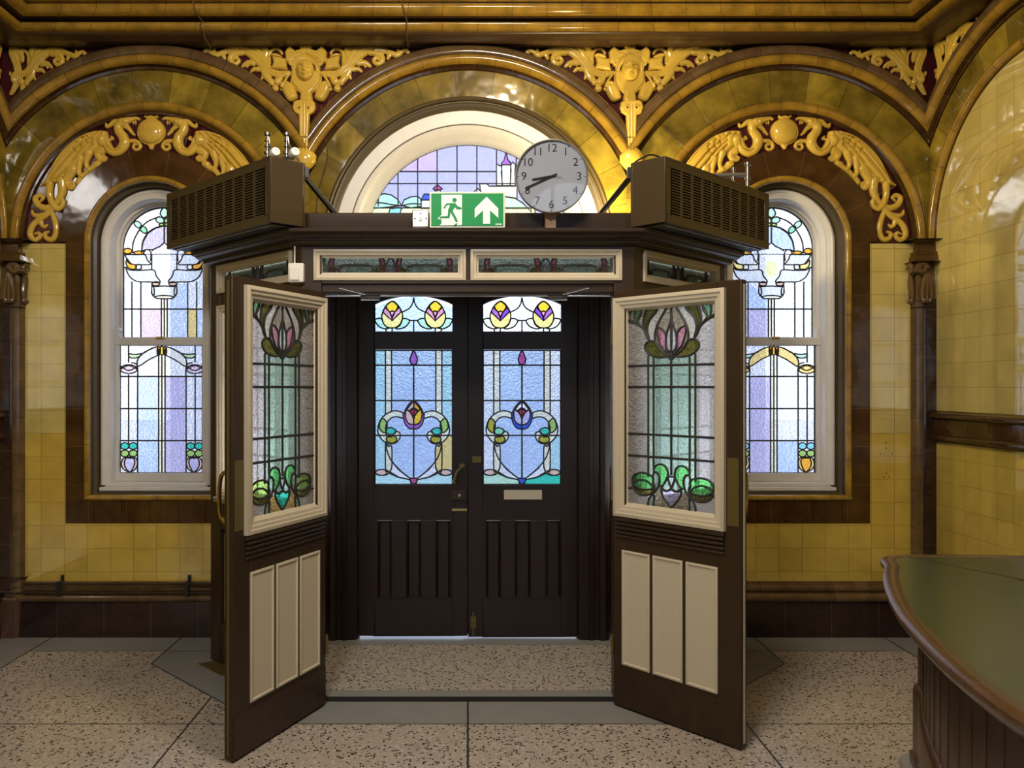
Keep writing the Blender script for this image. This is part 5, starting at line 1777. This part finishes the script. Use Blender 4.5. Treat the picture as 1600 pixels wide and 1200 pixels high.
# ---- woman's head corbels between the arches
def mask_drawing():
    g = Relief(95, 20, 755, 560, 2.6)
    mir = lambda pts: [(850 - p[0], *p[1:]) for p in pts]
    def both(fn, *a, **k):
        fn(*a, **k)
    for f in (lambda p: p, mir):
        g.pad(f([(118, 130), (205, 150), (244, 150), (258, 262), (180, 250), (108, 246), (128, 190)]), 34, 26, False)
        g.pad(f([(108, 120), (150, 108), (205, 130), (205, 152), (118, 136)]), 44, 14)
        g.stroke(*f([(300, 268, 9), (250, 325, 11), (216, 385, 14), (206, 430, 16)]), lift=6)
        g.pad(f([(205, 400), (240, 372), (290, 372), (325, 420), (350, 500), (322, 535), (285, 545), (255, 530), (215, 460)]), 46, 40, True, 4)
        g.curl(*(252 if f([(0, 0)])[0][0] == 0 else 598, 410), 42, 1.3, 14, 8, PI if f([(0, 0)])[0][0] == 0 else 0, 1 if f([(0, 0)])[0][0] == 0 else -1, lift=36)
    # drapery under the chin
    g.pad([(290, 262), (282, 370), (330, 440), (372, 470), (364, 556), (488, 556), (480, 470), (524, 440), (568, 370), (560, 262)], 40, 30, False)
    # headdress
    g.pad([(236, 96), (276, 28), (330, 82), (372, 70), (366, 42), (425, 34), (484, 42), (478, 70), (520, 82), (574, 28), (614, 96), (606, 190), (560, 205), (520, 160), (425, 120), (330, 160), (290, 205), (244, 190)], 42, 20, False)
    for f in (lambda p: p, mir):
        g.stroke(*f([(425, 150, 34), (372, 168, 34), (330, 200, 28), (318, 240, 22), (322, 275, 14)]), lift=22)
        g.curl(*(302 if f([(0, 0)])[0][0] == 0 else 548, 200), 34, 1.2, 14, 9, 0 if f([(0, 0)])[0][0] == 0 else PI, -1 if f([(0, 0)])[0][0] == 0 else 1, lift=28)
        g.cut(8, 20, *f([(425, 122), (370, 146), (322, 195), (308, 250)]))
        g.cut(5, 10, *f([(425, 142), (378, 162), (340, 205), (334, 250)]))
        g.cut(7, 16, *f([(290, 300), (300, 370), (350, 430)]))
        g.cut(6, 10, *f([(300, 50), (320, 100), (380, 110)]))
    # the face
    cx, cy, rx, ry = 425, 272, 80, 98
    g.ball(cx, cy, rx, ry, 82, 34)
    n = lambda u, v, a, b, h: g.bump(cx + u * rx, cy + v * ry, a * rx, b * ry, h)
    for s in (-1, 1):
        n(s * .40, -.22, .24, .12, -26)       # eye sockets
        n(s * .40, -.21, .14, .06, 16)       # eyes
        n(s * .40, -.38, .26, .05, 9)         # brows
        n(s * .16, .20, .09, .07, 8)          # nostrils
        n(s * .52, .22, .22, .2, 6)           # cheeks
        n(s * .36, .52, .12, .12, -6)
    for v in np.linspace(-.30, .20, 9): n(0, v, .095, .09, 8 + 5 * (v + .3))
    n(0, .20, .13, .08, 10)
    n(0, .34, .10, .05, -8)
    n(0, .43, .25, .045, 15); n(0, .485, .30, .022, -18); n(0, .55, .20, .05, 16)
    n(0, .64, .22, .05, -9)
    n(0, .80, .24, .13, 12)
    return g


def shaft_drawing():
    g = Relief(320, 540, 545, 1210, 3.0)
    g.pad([(365, 556), (488, 556), (520, 575), (530, 625), (515, 668), (474, 695), (468, 880), (466, 1010), (500, 1006), (532, 1050), (528, 1110), (490, 1160), (425, 1204), (360, 1160), (322, 1110), (318, 1050), (350, 1006), (384, 1010), (382, 880), (376, 695), (335, 668), (320, 625), (330, 575)], 34, 16, False)
    g.ball(425, 1075, 92, 100, 46, 26)
    for x in (392, 458): g.curl(x - 8 if x < 425 else x + 8, 622, 22, 1.0, 10, 6, 0, 1, lift=34)
    for x in (384, 466): g.hole(x, 630, 9, 11)
    for x in (412, 438): g.cut(5, 12, (x, 590), (x, 1010))
    g.cut(4, 30, (365, 890), (485, 890))
    return g


def scroll_drawing():
    """Acanthus scroll spreading from a head towards the crown of an arch."""
    g = Relief(0, 30, 1300, 800, 8.0)
    S = g.stroke
    S((1320, 470, 34), (1230, 488, 44), (1100, 486, 52), (970, 430, 58), (860, 320, 66), (750, 205, 74), (640, 140, 64), (500, 118, 52), (380, 140, 44), (300, 190, 34), k=.7)
    for d in (-16, 16): g.cut(11, 22, (1200, 486 + d), (1050, 468 + d), (930, 385 + d), (820, 270 + d), (700, 170 + d), (540, 130 + d * .6))
    S((600, 180, 34), (520, 185, 40), (430, 220, 40), (410, 290, 40), (450, 340, 38), (510, 335, 34), (540, 290, 28), (510, 255, 24), (475, 265, 24), k=.8, lift=16)
    S((1010, 420, 32), (915, 300, 50), (850, 190, 56), (800, 130, 46), (745, 120, 30), k=.7, lift=4)
    S((960, 360, 34), (915, 240, 50), (935, 150, 52), (910, 95, 44), (870, 82, 26), k=.7)
    S((985, 330, 28), (985, 215, 28), (1020, 145, 26), (1090, 112, 24), (1150, 140, 22), (1178, 190, 16))
    S((330, 160, 40), (255, 190, 40), (190, 210, 40), (130, 165, 32), (70, 140, 30), (28, 160, 24), (36, 186, 14))
    S((190, 200, 26), (175, 150, 24), (180, 120, 14))
    S((290, 200, 30), (320, 240, 28), (330, 265, 16))
    S((900, 430, 46), (950, 520, 52), (1005, 590, 48), (1030, 620, 40), k=.75)
    S((850, 420, 34), (770, 415, 30), (725, 450, 18), k=.8)
    S((900, 510, 24), (880, 560, 14))
    S((760, 330, 40), (680, 320, 38), (620, 352, 30), (590, 378, 16), k=.8)
    S((680, 340, 20), (665, 385, 12))
    for x, y, r in ((1112, 600, 58), (1080, 705, 52), (1020, 615, 44), (1150, 560, 40)): g.ball(x, y, r, r, r * .8)
    return g


def corner_drawing():
    """The same scroll gathered into a hanging leaf where two walls meet."""
    g = scroll_drawing()
    S = g.stroke
    S((1290, 110, 60), (1240, 200, 70), (1190, 330, 66), (1160, 470, 60), (1180, 600, 54), (1240, 720, 44), (1290, 790, 30), k=.6)
    S((1300, 70, 50), (1210, 90, 50), (1120, 170, 46), (1090, 270, 34), k=.6)
    for d in (-18, 14): g.cut(10, 20, (1270 + d, 130), (1215 + d, 250), (1175 + d, 400), (1170 + d, 560), (1230 + d, 700))
    g.ball(1245, 560, 44, 60, 40)
    g.hole(1262, 400, 26, 90)
    return g


MASK, SHAFT, SCROLL, CORNER = mask_drawing(), shaft_drawing(), scroll_drawing(), corner_drawing()
UM = 5.36 / F / 5.714
US = 5.38 / F / 9.41
for s, side in ((-1, 'left'), (1, 'right')):
    x0 = s * MID * 1.018
    root = thing('mask_corbel', "yellow glazed relief of a woman's head with acanthus scrolls, %s of the central arch" % side, 'relief', (x0, YB, 3.4), group="women's head reliefs between the arches")
    z = lambda y: EYE + (VY - 60 - y / 5.714) * 5.36 / F
    MASK.mesh('woman_head', M['relief'], root, lambda x, y, h: (x0 + (x - 425) * UM, YB + .018 - h * UM * .95, z(y)))
    SHAFT.mesh('strapwork_shaft', M['relief'], root, lambda x, y, h: (x0 + (x - 425) * UM, YB - .045 - h * UM * .9, z(y)))
    zs_ = lambda y: EYE + (VY - 60 - y / 9.41) * 5.38 / F
    for m in (-1, 1):
        SCROLL.mesh('acanthus_scroll', M['relief'], root, lambda x, y, h: (x0 + m * ((473.5 - 310) - x / 9.41) * 5.38 / F, YB + .022 - h * US * .8, zs_(y)))

for s, side in ((-1, 'left'), (1, 'right')):
    root = thing('corner_scroll_relief', 'yellow glazed acanthus spandrel filling the %s corner under the cornice' % side, 'relief', (s * XS, YB, 3.6), group='acanthus spandrels in the corners')
    k = .00052
    f = lambda x: (1320 - x)
    CORNER.mesh('acanthus_scroll', M['relief'], root, lambda x, y, h: (s * (XS - .02 - (1300 - x) * .00039), YB + .022 - h * US * .8, 3.895 - (y - 60) * .00043))
    T = TL if s < 0 else TR
    def onside(x, y, h):
        return (s * (XS + .022 - h * US * .8), YB - .02 - (1300 - x) * .00039, 3.895 - (y - 60) * .00043)
    CORNER.mesh('acanthus_scroll', M['relief'], root, onside)

# ------------------------------------------------------------------ fittings
def heater(s, label):
    root = thing('heater', label, 'heater', (s * .97, 4.03, 2.458), math.radians(135 if s < 0 else 45), group='louvred heater boxes over the lobby')
    k = 1 if s < 0 else -1
    T = lambda x, y, z: (x, k * y, z)
    Lh, D, H = 1.145, .20, .325
    c = MB()
    t = .012
    c.box((0, -D, 0), (Lh, -D + t, H), T=T)
    c.box((0, -D + t, H - t), (Lh, 0, H), T=T)
    c.box((0, -D + t, 0), (t, 0, H - t), T=T); c.box((Lh - t, -D + t, 0), (Lh, 0, H - t), T=T)
    c.box((t, -.022, 0), (Lh - t, 0, .040), T=T); c.box((t, -.012, H - .048), (Lh - t, 0, H - t), T=T)
    c.box((t, -.012, .040), (.055, 0, H - .048), T=T); c.box((Lh - .055, -.012, .040), (Lh - t, 0, H - .048), T=T)
    c.build('casing', M['heater'], root, local=True, bevel=.002)
    nb = 10
    x0, x1, z0, z1 = .055, Lh - .055, .040, H - .048
    cw = (x1 - x0) / nb
    g = MB()
    for i in range(1, nb): g.box((x0 + i * cw - .011, -.010, z0), (x0 + i * cw + .011, -.001, z1), T=T)
    ns = 17
    sp = (z1 - z0) / ns
    for i in range(nb):
        a, b = x0 + i * cw + .010, x0 + (i + 1) * cw - .010
        for j in range(ns):
            z = z0 + j * sp
            v = [T(a, -.001, z + .000), T(b, -.001, z + .000), T(b, -.001, z + sp * .46), T(a, -.001, z + sp * .46), T(b, -.010, z + sp * .58), T(a, -.010, z + sp * .58)]
            g.add(v, [(0, 1, 2, 3), (3, 2, 4, 5)], [(0, 0)] * 6)
    g.build('louvre_grille', M['heater'], root, local=True)
    MB().box((x0, -.05, z0), (x1, -.03, z1), T=T).build('shade_backing', M['black'], root, local=True)  # black sheet standing in for the shade behind the slots
    d = MB()
    for i in range(26):
        x = .06 + i * (Lh - .12) / 25
        d.box((x - .003, -D + .03, -.006), (x + .003, -.03, .004), T=T)
    for y in (-D + .03, -.036): d.box((.05, y, -.008), (Lh - .05, y + .006, .004), T=T)
    d.build('outlet_grille', M['steel'], root, local=True)
    return root

heater(-1, 'brown louvred heater box above the lobby with two white knobs on its top')
heater(1, 'brown louvred heater box above the lobby to the right of the wall clock')


def strut(s, label):
    a, b = Vector((s * .845, 4.185, 2.735)), Vector((s * .64, 5.02, 2.49))
    o = thing('heater_strut', label, 'bracket', a)
    d = (b - a)
    m = MB()
    m.tube([a, b], .016, 6)
    m.build('bar', M['ink'], o)
    MB().box((a.x - .03, a.y - .01, a.z - .02), (a.x + .03, a.y + .015, a.z + .03)).build('fixing_plate', M['ink'], o)

strut(-1, 'dark diagonal stay between the left heater box and the lobby roof')
strut(1, 'dark diagonal stay between the right heater box and the lobby roof')


def valve(px, label):
    """Chrome pipe tail with a white thermostatic knob, standing on the left heater box."""
    d = 4.19
    x, y, z0 = W(px, 250, d)
    z0 = 2.784
    o = thing('thermostatic_valve', label, 'valve', (x, d, z0), group='white-knobbed valves on the left heater box')
    m = MB()
    prof = [(.019, 0), (.019, .02), (.010, .022), (.010, .05), (.018, .052), (.018, .064), (.008, .066), (.008, .085), (.015, .087), (.015, .095), (.007, .097), (.007, .115), (.014, .117), (.014, .125), (.007, .127), (.007, .145), (.016, .147), (.016, .160), (.010, .163)]
    m.lathe(prof, (x, d, z0), n=14)
    m.build('pipe_tail', M['chrome'], o)
    n = MB()
    n.tube(catmull([(x + .008, d - .01, z0 + .135), (x + .016, d - .02, z0 + .09), (x + .03, d - .035, z0 + .055)], 5), .006, 8)
    n.tube([(x - .02, d - .01, z0 + .03), (x + .055, d - .01, z0 + .03), (x + .07, d - .005, z0 + .0)], .007, 8)
    n.build('valve_body', M['chrome'], o)
    k = MB()
    ax = Vector((.45, -.85, .10)).normalized()
    b = Vector((x + .035, d - .02, z0 + .042))
    k.lathe([(.0, -.02), (.018, -.02), (.021, -.012), (.025, .0), (.026, .03), (.024, .045), (.020, .052), (.008, .053), (.006, .048), (0, .048)], b, ax, 18)
    k.build('knob', M['plastic'], o)

valve(418, 'chrome pipe tail with a white knob, left of the two on the left heater box')
valve(448, 'chrome pipe tail with a white knob, right of the two on the left heater box')


def pipework():
    d = 4.75
    o = thing('heater_pipe', 'chrome and grey pipes rising behind the right heater box', 'pipe', W(1166, 310, d))
    a, b = W(1084, 275, d), W(1166, 273, d)
    MB().tube([a, b], .013, 10).build('cross_pipe', M['steel'], o)
    for px, y0, y1, r in ((1168, 254, 300, .011), (1146, 262, 290, .008)):
        x, _, z1 = W(px, y0, d)
        _, _, z0 = W(px, y1 + 10, d)
        L = z1 - z0
        MB().lathe([(r, 0), (r, .03), (r * 1.7, .032), (r * 1.7, .05), (r, .052), (r, L * .5), (r * 1.6, L * .5 + .002), (r * 1.6, L * .5 + .018), (r, L * .5 + .02), (r, L - .02), (r * 1.8, L - .018), (r * 1.8, L)], (x, d, z0), n=14).build('pipe_tail', M['chrome'], o)
    x, _, z = W(1170, 298, d)
    m = MB()
    m.lathe([(.0, -.03), (.018, -.03), (.02, 0), (.018, .03), (0, .03)], (x - .01, d, z), (1, -.4, 0), 14)
    m.tube(catmull([(x, d, z), (x + .03, d - .02, z - .01), (x + .04, d - .01, z - .05)], 5), .008, 8)
    m.build('valve_body', M['chrome'], o)

pipework()


def exit_sign():
    d = 4.128
    x0, _, z1 = W(671, 299.5, d)
    x1, _, z0 = W(789.5, 356, d)
    o = thing('exit_sign', 'green and white emergency exit sign with a running man and an upward arrow', 'sign', ((x0 + x1) / 2, d, z0))
    h = MB().box((x0, d, z0), (x1, d + .05, z1))
    h.build('housing', M['sign_frame'], o, bevel=.003)
    q = lambda x, y: (x0 + (x - 128) / (1484 - 128) * (x1 - x0), z1 - (y - 112) / (752 - 112) * (z1 - z0))
    P = lambda pts: [q(*p) for p in pts]
    MB().prism(P([(160, 145), (1448, 145), (1448, 718), (160, 718)]), d - .003, d + .001).build('legend_plate', M['green'], o)
    MB().prism(P([(342, 170), (710, 170), (710, 690), (690, 710), (310, 712), (345, 675), (342, 600)]), d - .0045, d - .003).build('doorway_symbol', M['sign_white'], o)
    man = MB()
    hd = P(ell(577, 264, 40, 38, 20))
    man.prism(hd, d - .007, d - .0045)
    body = [(430, 322), (590, 320), (640, 378), (705, 398), (705, 422), (625, 424), (578, 385), (545, 462), (600, 560), (640, 645), (600, 650), (555, 560), (505, 480), (488, 580), (310, 582), (310, 556), (455, 548), (462, 440), (500, 345), (445, 345), (402, 412), (378, 404)]
    man.prism(P(body), d - .007, d - .0045)
    man.prism(P([(565, 712), (600, 680), (632, 678), (605, 712)]), d - .007, d - .0045)
    man.build('running_man', M['green'], o, bevel=0)
    rim = MB()
    rim.prism(P([(275, 600), (300, 560), (345, 528), (345, 556), (310, 556), (310, 582), (345, 582), (345, 602)]), d - .0046, d - .003)
    rim.build('foot_outline', M['sign_white'], o)
    MB().prism(P([(1150, 205), (1358, 412), (1358, 580), (1212, 446), (1212, 684), (1086, 684), (1086, 446), (938, 580), (938, 412)]), d - .0048, d - .003).build('arrow', M['sign_white'], o)
    t = MB()
    for i in range(6):
        a = 1312 + i * 18.5
        t.prism(P([(a, 680), (a + 13, 680), (a + 13, 704), (a, 704)]), d - .0046, d - .003)
    t.build('small_print', M['sign_white'], o)

exit_sign()


def switch():
    d = 4.205
    x0, _, z1 = W(644, 328, d)
    x1, _, z0 = W(670, 355, d)
    o = thing('fused_switch', 'small square metal switch plate mounted beside the exit sign', 'switch', ((x0 + x1) / 2, d, z0))
    MB().box((x0, d, z0), (x1, d + .03, z1)).build('plate', M['steel'], o, bevel=.004)
    xc, zc = (x0 + x1) / 2, (z0 + z1) / 2
    MB().box((xc - .006, d - .005, zc - .013), (xc + .006, d, zc + .012)).build('rocker', M['plastic'], o, bevel=.002)
    for dx in (-.029, .029): MB().lathe([(0, 0), (.004, 0), (.004, .001), (0, .002)], (xc + dx, d, zc), (0, -1, 0), 10).build('screw', M['ink'], o)
    MB().lathe([(0, 0), (.004, 0), (.004, .001), (0, .002)], (xc, d, zc + .026), (0, -1, 0), 10).build('indicator_lamp', M['ink'], o)

switch()


def clock():
    d = 4.125
    x, _, z = W(861.5, 276.5, d)
    r = .183
    o = thing('wall_clock', 'round silver-rimmed wall clock above the lobby, showing twenty to nine', 'clock', (x, d, z - r))
    ax = (0, -1, 0)
    MB().lathe([(0, -.05), (r * .93, -.05), (r * .985, -.04), (r, -.02), (r, .002), (r * .992, .008), (r * .975, .010), (r * .962, .004), (r * .955, -.012), (0, -.012)], (x, d, z), ax, 64).build('case', M['steel'], o)
    MB().lathe([(0, -.0118), (r * .955, -.0118), (r * .955, -.0105), (0, -.0105)], (x, d, z), ax, 64).build('dial', M['dial'], o)
    yf = d + .010
    for h in range(1, 13):
        a = PI / 2 - h * PI / 6
        px, pz = x + .76 * r * math.cos(a), z + .76 * r * math.sin(a)
        c = bpy.data.curves.new('numeral', 'FONT')
        c.body = str(h)
        c.size = .056
        c.align_x, c.align_y = 'CENTER', 'CENTER'
        c.extrude = .0003
        tmp = bpy.data.objects.new('numeral_outline', c)
        me = bpy.data.meshes.new_from_object(tmp)
        bpy.data.objects.remove(tmp)
        me.materials.clear()
        me.materials.append(M['ink'])
        n = bpy.data.objects.new('numeral', me)
        COL.objects.link(n)
        n.rotation_euler = (PI / 2, 0, 0)
        n.location = (px - o.location.x, yf - .0004 - o.location.y, pz - o.location.z)
        n.parent = o
    for k in range(12):
        a = PI / 2 - k * PI / 6
        ca, sa = math.cos(a), math.sin(a)
        P = lambda u, v: (x + u * ca - v * sa, yf, z + u * sa + v * ca)
        MB().add([P(.90 * r, -.0018), P(.95 * r, -.0018), P(.95 * r, .0018), P(.90 * r, .0018)], [(0, 1, 2, 3)], [(0, 0)] * 4).build('hour_mark', M['ink'], o)
    def hand(name, ang, L, w, y, tail):
        ca, sa = math.cos(ang), math.sin(ang)
        m = MB()
        m.prism([(x + u * ca - v * sa, z + u * sa + v * ca) for u, v in ((-tail, -w * .5), (L * .95, -w * .5), (L, 0), (L * .95, w * .5), (-tail, w * .5))], y - .001, y)
        m.build(name, M['ink'], o)
    hour = PI / 2 - (8 + 41 / 60) * PI / 6
    mins = PI / 2 - 41 * PI / 30
    hand('hour_hand', hour, .55 * r, .011, yf - .004, .10 * r)
    hand('minute_hand', mins, .80 * r, .009, yf - .0065, .16 * r)
    hand('second_hand', PI / 2 - 16 * PI / 30, .30 * r, .002, yf - .009, .12 * r)
    g = bpy.data.materials.get('clock_glass')
    if g is None:
        g = bpy.data.materials.new('clock_glass')
        g.use_nodes = True
        t = g.node_tree
        t.nodes.clear()
        out = N(t, 'ShaderNodeOutputMaterial')
        tr = N(t, 'ShaderNodeBsdfTransparent')
        gl = N(t, 'ShaderNodeBsdfGlossy', Roughness=0.01)
        fr = N(t, 'ShaderNodeFresnel', IOR=1.6)
        mx = N(t, 'ShaderNodeMixShader')
        t.links.new(fr.outputs[0], mx.inputs[0]); t.links.new(tr.outputs[0], mx.inputs[1]); t.links.new(gl.outputs[0], mx.inputs[2])
        t.links.new(mx.outputs[0], out.inputs['Surface'])
    m = MB()
    m.add([(x + .958 * r * math.cos(2 * PI * k / 48), d - .002, z + .958 * r * math.sin(2 * PI * k / 48)) for k in range(48)], [tuple(range(48))], [(0, 0)] * 48)
    m.build('glass', g, o)
    o.rotation_euler = (math.radians(5.5), 0, 0)
    b0, _, bz0 = W(852, 357.5, 4.19)
    b1, _, bz1 = W(868.5, 335, 4.19)
    b = thing('clock_block', 'pale wooden block screwed to the lobby under the clock', 'wood block', ((b0 + b1) / 2, 4.19, bz0))
    MB().box((b0, 4.175, bz0 + .002), (b1, 4.252, bz1 + .02)).build('block', M['tan'], b, bevel=.002)
    MB().lathe([(0, 0), (.005, 0), (.004, .002), (0, .002)], ((b0 + b1) / 2, 4.175, (bz0 + bz1) / 2 + .004), (0, -1, 0), 10).build('screw', M['ink'], b)

clock()


def junction_box():
    d = 4.205
    x0, _, z1 = W(450, 411, d)
    x1, _, z0 = W(474, 441, d)
    o = thing('junction_box', 'small white plastic box on the lobby post above the left inner door', 'junction box', ((x0 + x1) / 2, d, z0))
    MB().box((x0, d, z0), (x1, d + .06, z1)).build('box', M['plastic'], o, bevel=.005)
    MB().box((x0 + .008, d - .006, z0 + .010), (x1 - .020, d, z1 - .02)).build('cover', M['plastic'], o, bevel=.003)
    MB().tube([((x0 + x1) / 2 - .012, d + .03, z1), ((x0 + x1) / 2 - .012, d + .035, 2.372)], .004, 8).build('cable', M['plastic'], o)

junction_box()


def pipes_left():
    for z, lab in ((.357, 'upper brown heating pipe along the skirting under the left window'), (.300, 'lower brown heating pipe along the skirting under the left window')):
        o = tag(MB().tube([(-2.90, YB - .055, z), (-1.56, YB - .055, z)], .0085, 10).build('heating_pipe', M['kick']), lab, 'pipe', 'brown heating pipes above the left skirting')
    for x, lab in ((-2.668, 'dark pipe clip at the outer end of the left heating pipes'), (-1.832, 'dark pipe clip on the left heating pipes close to the lobby')):
        m = MB()
        m.box((x - .012, YB - .07, .285), (x + .012, YB - .046, .372))
        m.box((x - .008, YB - .058, .365), (x + .008, YB - .002, .372))
        m.box((x - .010, YB - .012, .365), (x + .010, YB - .002, .405))
        tag(m.build('pipe_clip', M['ink']), lab, 'pipe clip', 'clips on the left heating pipes')

pipes_left()


def wires():
    def on_cornice(x):
        return [(x, 4.99, 4.14), (x - .006, 5.085, 4.034), (x + .004, 5.085, 4.0), (x + .012, 5.125, 3.968), (x + .02, 5.18, 3.957), (x + .016, 5.165, 3.93), (x + .018, 5.20, 3.904), (x + .012, 5.26, 3.878), (x + .016, 5.30, 3.874), (x + .012, 5.385, 3.868)]
    for x, lab in ((-1.70, 'thin brown cable crossing the cornice above the left arch'), (-.405, 'thin brown cable crossing the cornice above the central arch')):
        tag(MB().tube(catmull(on_cornice(x), 4), .005, 6).build('cable', M['hood']), lab, 'cable', 'cables over the cornice')
    pts = [W(502, 165, 5.33), W(505, 195, 5.375), W(512, 238, 5.388), W(508, 262, 5.388), W(497, 300, 5.388), W(494, 332, 5.388)]
    tag(MB().tube(catmull(pts, 6), .0045, 6).build('cable', M['hood']), 'dark cable running down the tiles left of the fanlight', 'cable')
    pts = [W(984, 270, 4.35), W(990, 256, 4.36), W(1003, 247, 4.38), W(1018, 242, 4.42), W(1034, 248, 4.45), W(1040, 262, 4.48)]
    tag(MB().tube(catmull(pts, 6), .005, 8).build('cable', M['ink']), 'black cable looping over the end of the right heater box', 'cable')

wires()


def floor_plate():
    o = MB().flat([(-1.60, 4.86), (-1.40, 4.66), (-1.22, 4.80), (-1.42, 4.97)], 0.0, .0035)
    tag(o.build('floor_plate', M['bronze']), 'dark metal plate in the grey floor border at the foot of the left lobby post', 'floor plate')

floor_plate()


def counter():
    h = .95
    root = thing('counter', 'curved wooden reception counter with a green linoleum top on the right', 'counter', (1.9, 2.4, 0))
    px = [(1393.8, 866.8), (1381.5, 885), (1379, 902.5), (1385, 927), (1399, 955), (1420, 981), (1455, 1018), (1490, 1049.5), (1525, 1077.5), (1560, 1103.8), (1600, 1130)]
    edge = []
    for x, y in px:
        d = (EYE - h) * F / (y - VY)
        edge.append(((x - VX) * d / F, d))
    edge = [p for p in edge]
    out = catmull([(2.95, 3.36), (2.3, 3.385)] + edge + [(1.13, 1.35), (1.17, 1.0), (1.28, .6)], 6)
    prof = [(-.055, h)] + [(-.04, h + .003), (-.012, h + .002), (-.002, h - .004), (.0, h - .012), (-.004, h - .024), (-.012, h - .032), (-.02, h - .045), (-.03, h - .052), (-.06, h - .055)]
    e = MB()
    path_sweep(e, out, prof, sign=1.0)
    e.build('wooden_rim', M['counter_edge'], root)
    def inset(path, o):
        m = MB()
        path_sweep(m, path, [(-o, 0), (-o - .01, 0)], sign=1.0)
        return [(v[0], v[1]) for v in m.v[:len(path)]]
    t = MB()
    top = inset(out, .052)
    t.flat([p for p in top if True] + [(2.95, .6)], h - .03, h)
    t.build('linoleum_top', M['lino'], root)
    j = MB()
    a, b = W(1408, 868, (EYE - h) * F / (868 - VY)), W(1600, 906, (EYE - h) * F / (906 - VY))
    dirv = Vector((b[0] - a[0], b[1] - a[1])).normalized()
    nv = Vector((-dirv.y, dirv.x)) * .0022
    p0 = Vector((a[0], a[1])) + dirv * .03
    p1 = Vector((b[0], b[1])) + dirv * .5
    j.flat([tuple(p0 - nv), tuple(p1 - nv), tuple(p1 + nv), tuple(p0 + nv)], h, h + .0008)
    j.build('top_joint', M['joint'], root)
    a, b = W(1590, 905, (EYE - h) * F / (905 - VY)), W(1612, 935, (EYE - h) * F / (935 - VY))
    MB().flat([(a[0], a[1]), (a[0] + .12, a[1] - .29), (a[0] + .40, a[1] - .25), (a[0] + .40, a[1] - .02)], h, h + .004).build('inner_rim', M['counter_edge'], root, bevel=.001)
    bd = MB()
    b_out = inset(out, .135)
    path_sweep(bd, b_out, [(0, h - .05), (0, .28)], sign=1.0)
    bd.build('plank_front', M['counter'], root)
    gr = MB()
    acc, nxt = 0, .05
    for p, q in zip(b_out[:-1], b_out[1:]):
        L = math.dist(p, q)
        while acc + L > nxt:
            u = (nxt - acc) / L
            x, y = p[0] + (q[0] - p[0]) * u, p[1] + (q[1] - p[1]) * u
            gr.tube([(x, y, .28), (x, y, h - .05)], .0025, 6)
            nxt += .11
        acc += L
    gr.build('plank_beads', M['counter'], root)
    pl = MB()
    path_sweep(pl, b_out, [(.0, .47), (.012, .46), (.018, .44), (.018, .20), (.03, .19), (.03, .10)], sign=1.0)
    pl.build('skirting', M['counter'], root)
    st = MB()
    path_sweep(st, b_out, [(.0, .16), (.06, .16), (.065, .15), (.065, 0)], sign=1.0)
    st.build('stone_plinth', M['stone'], root)

counter()
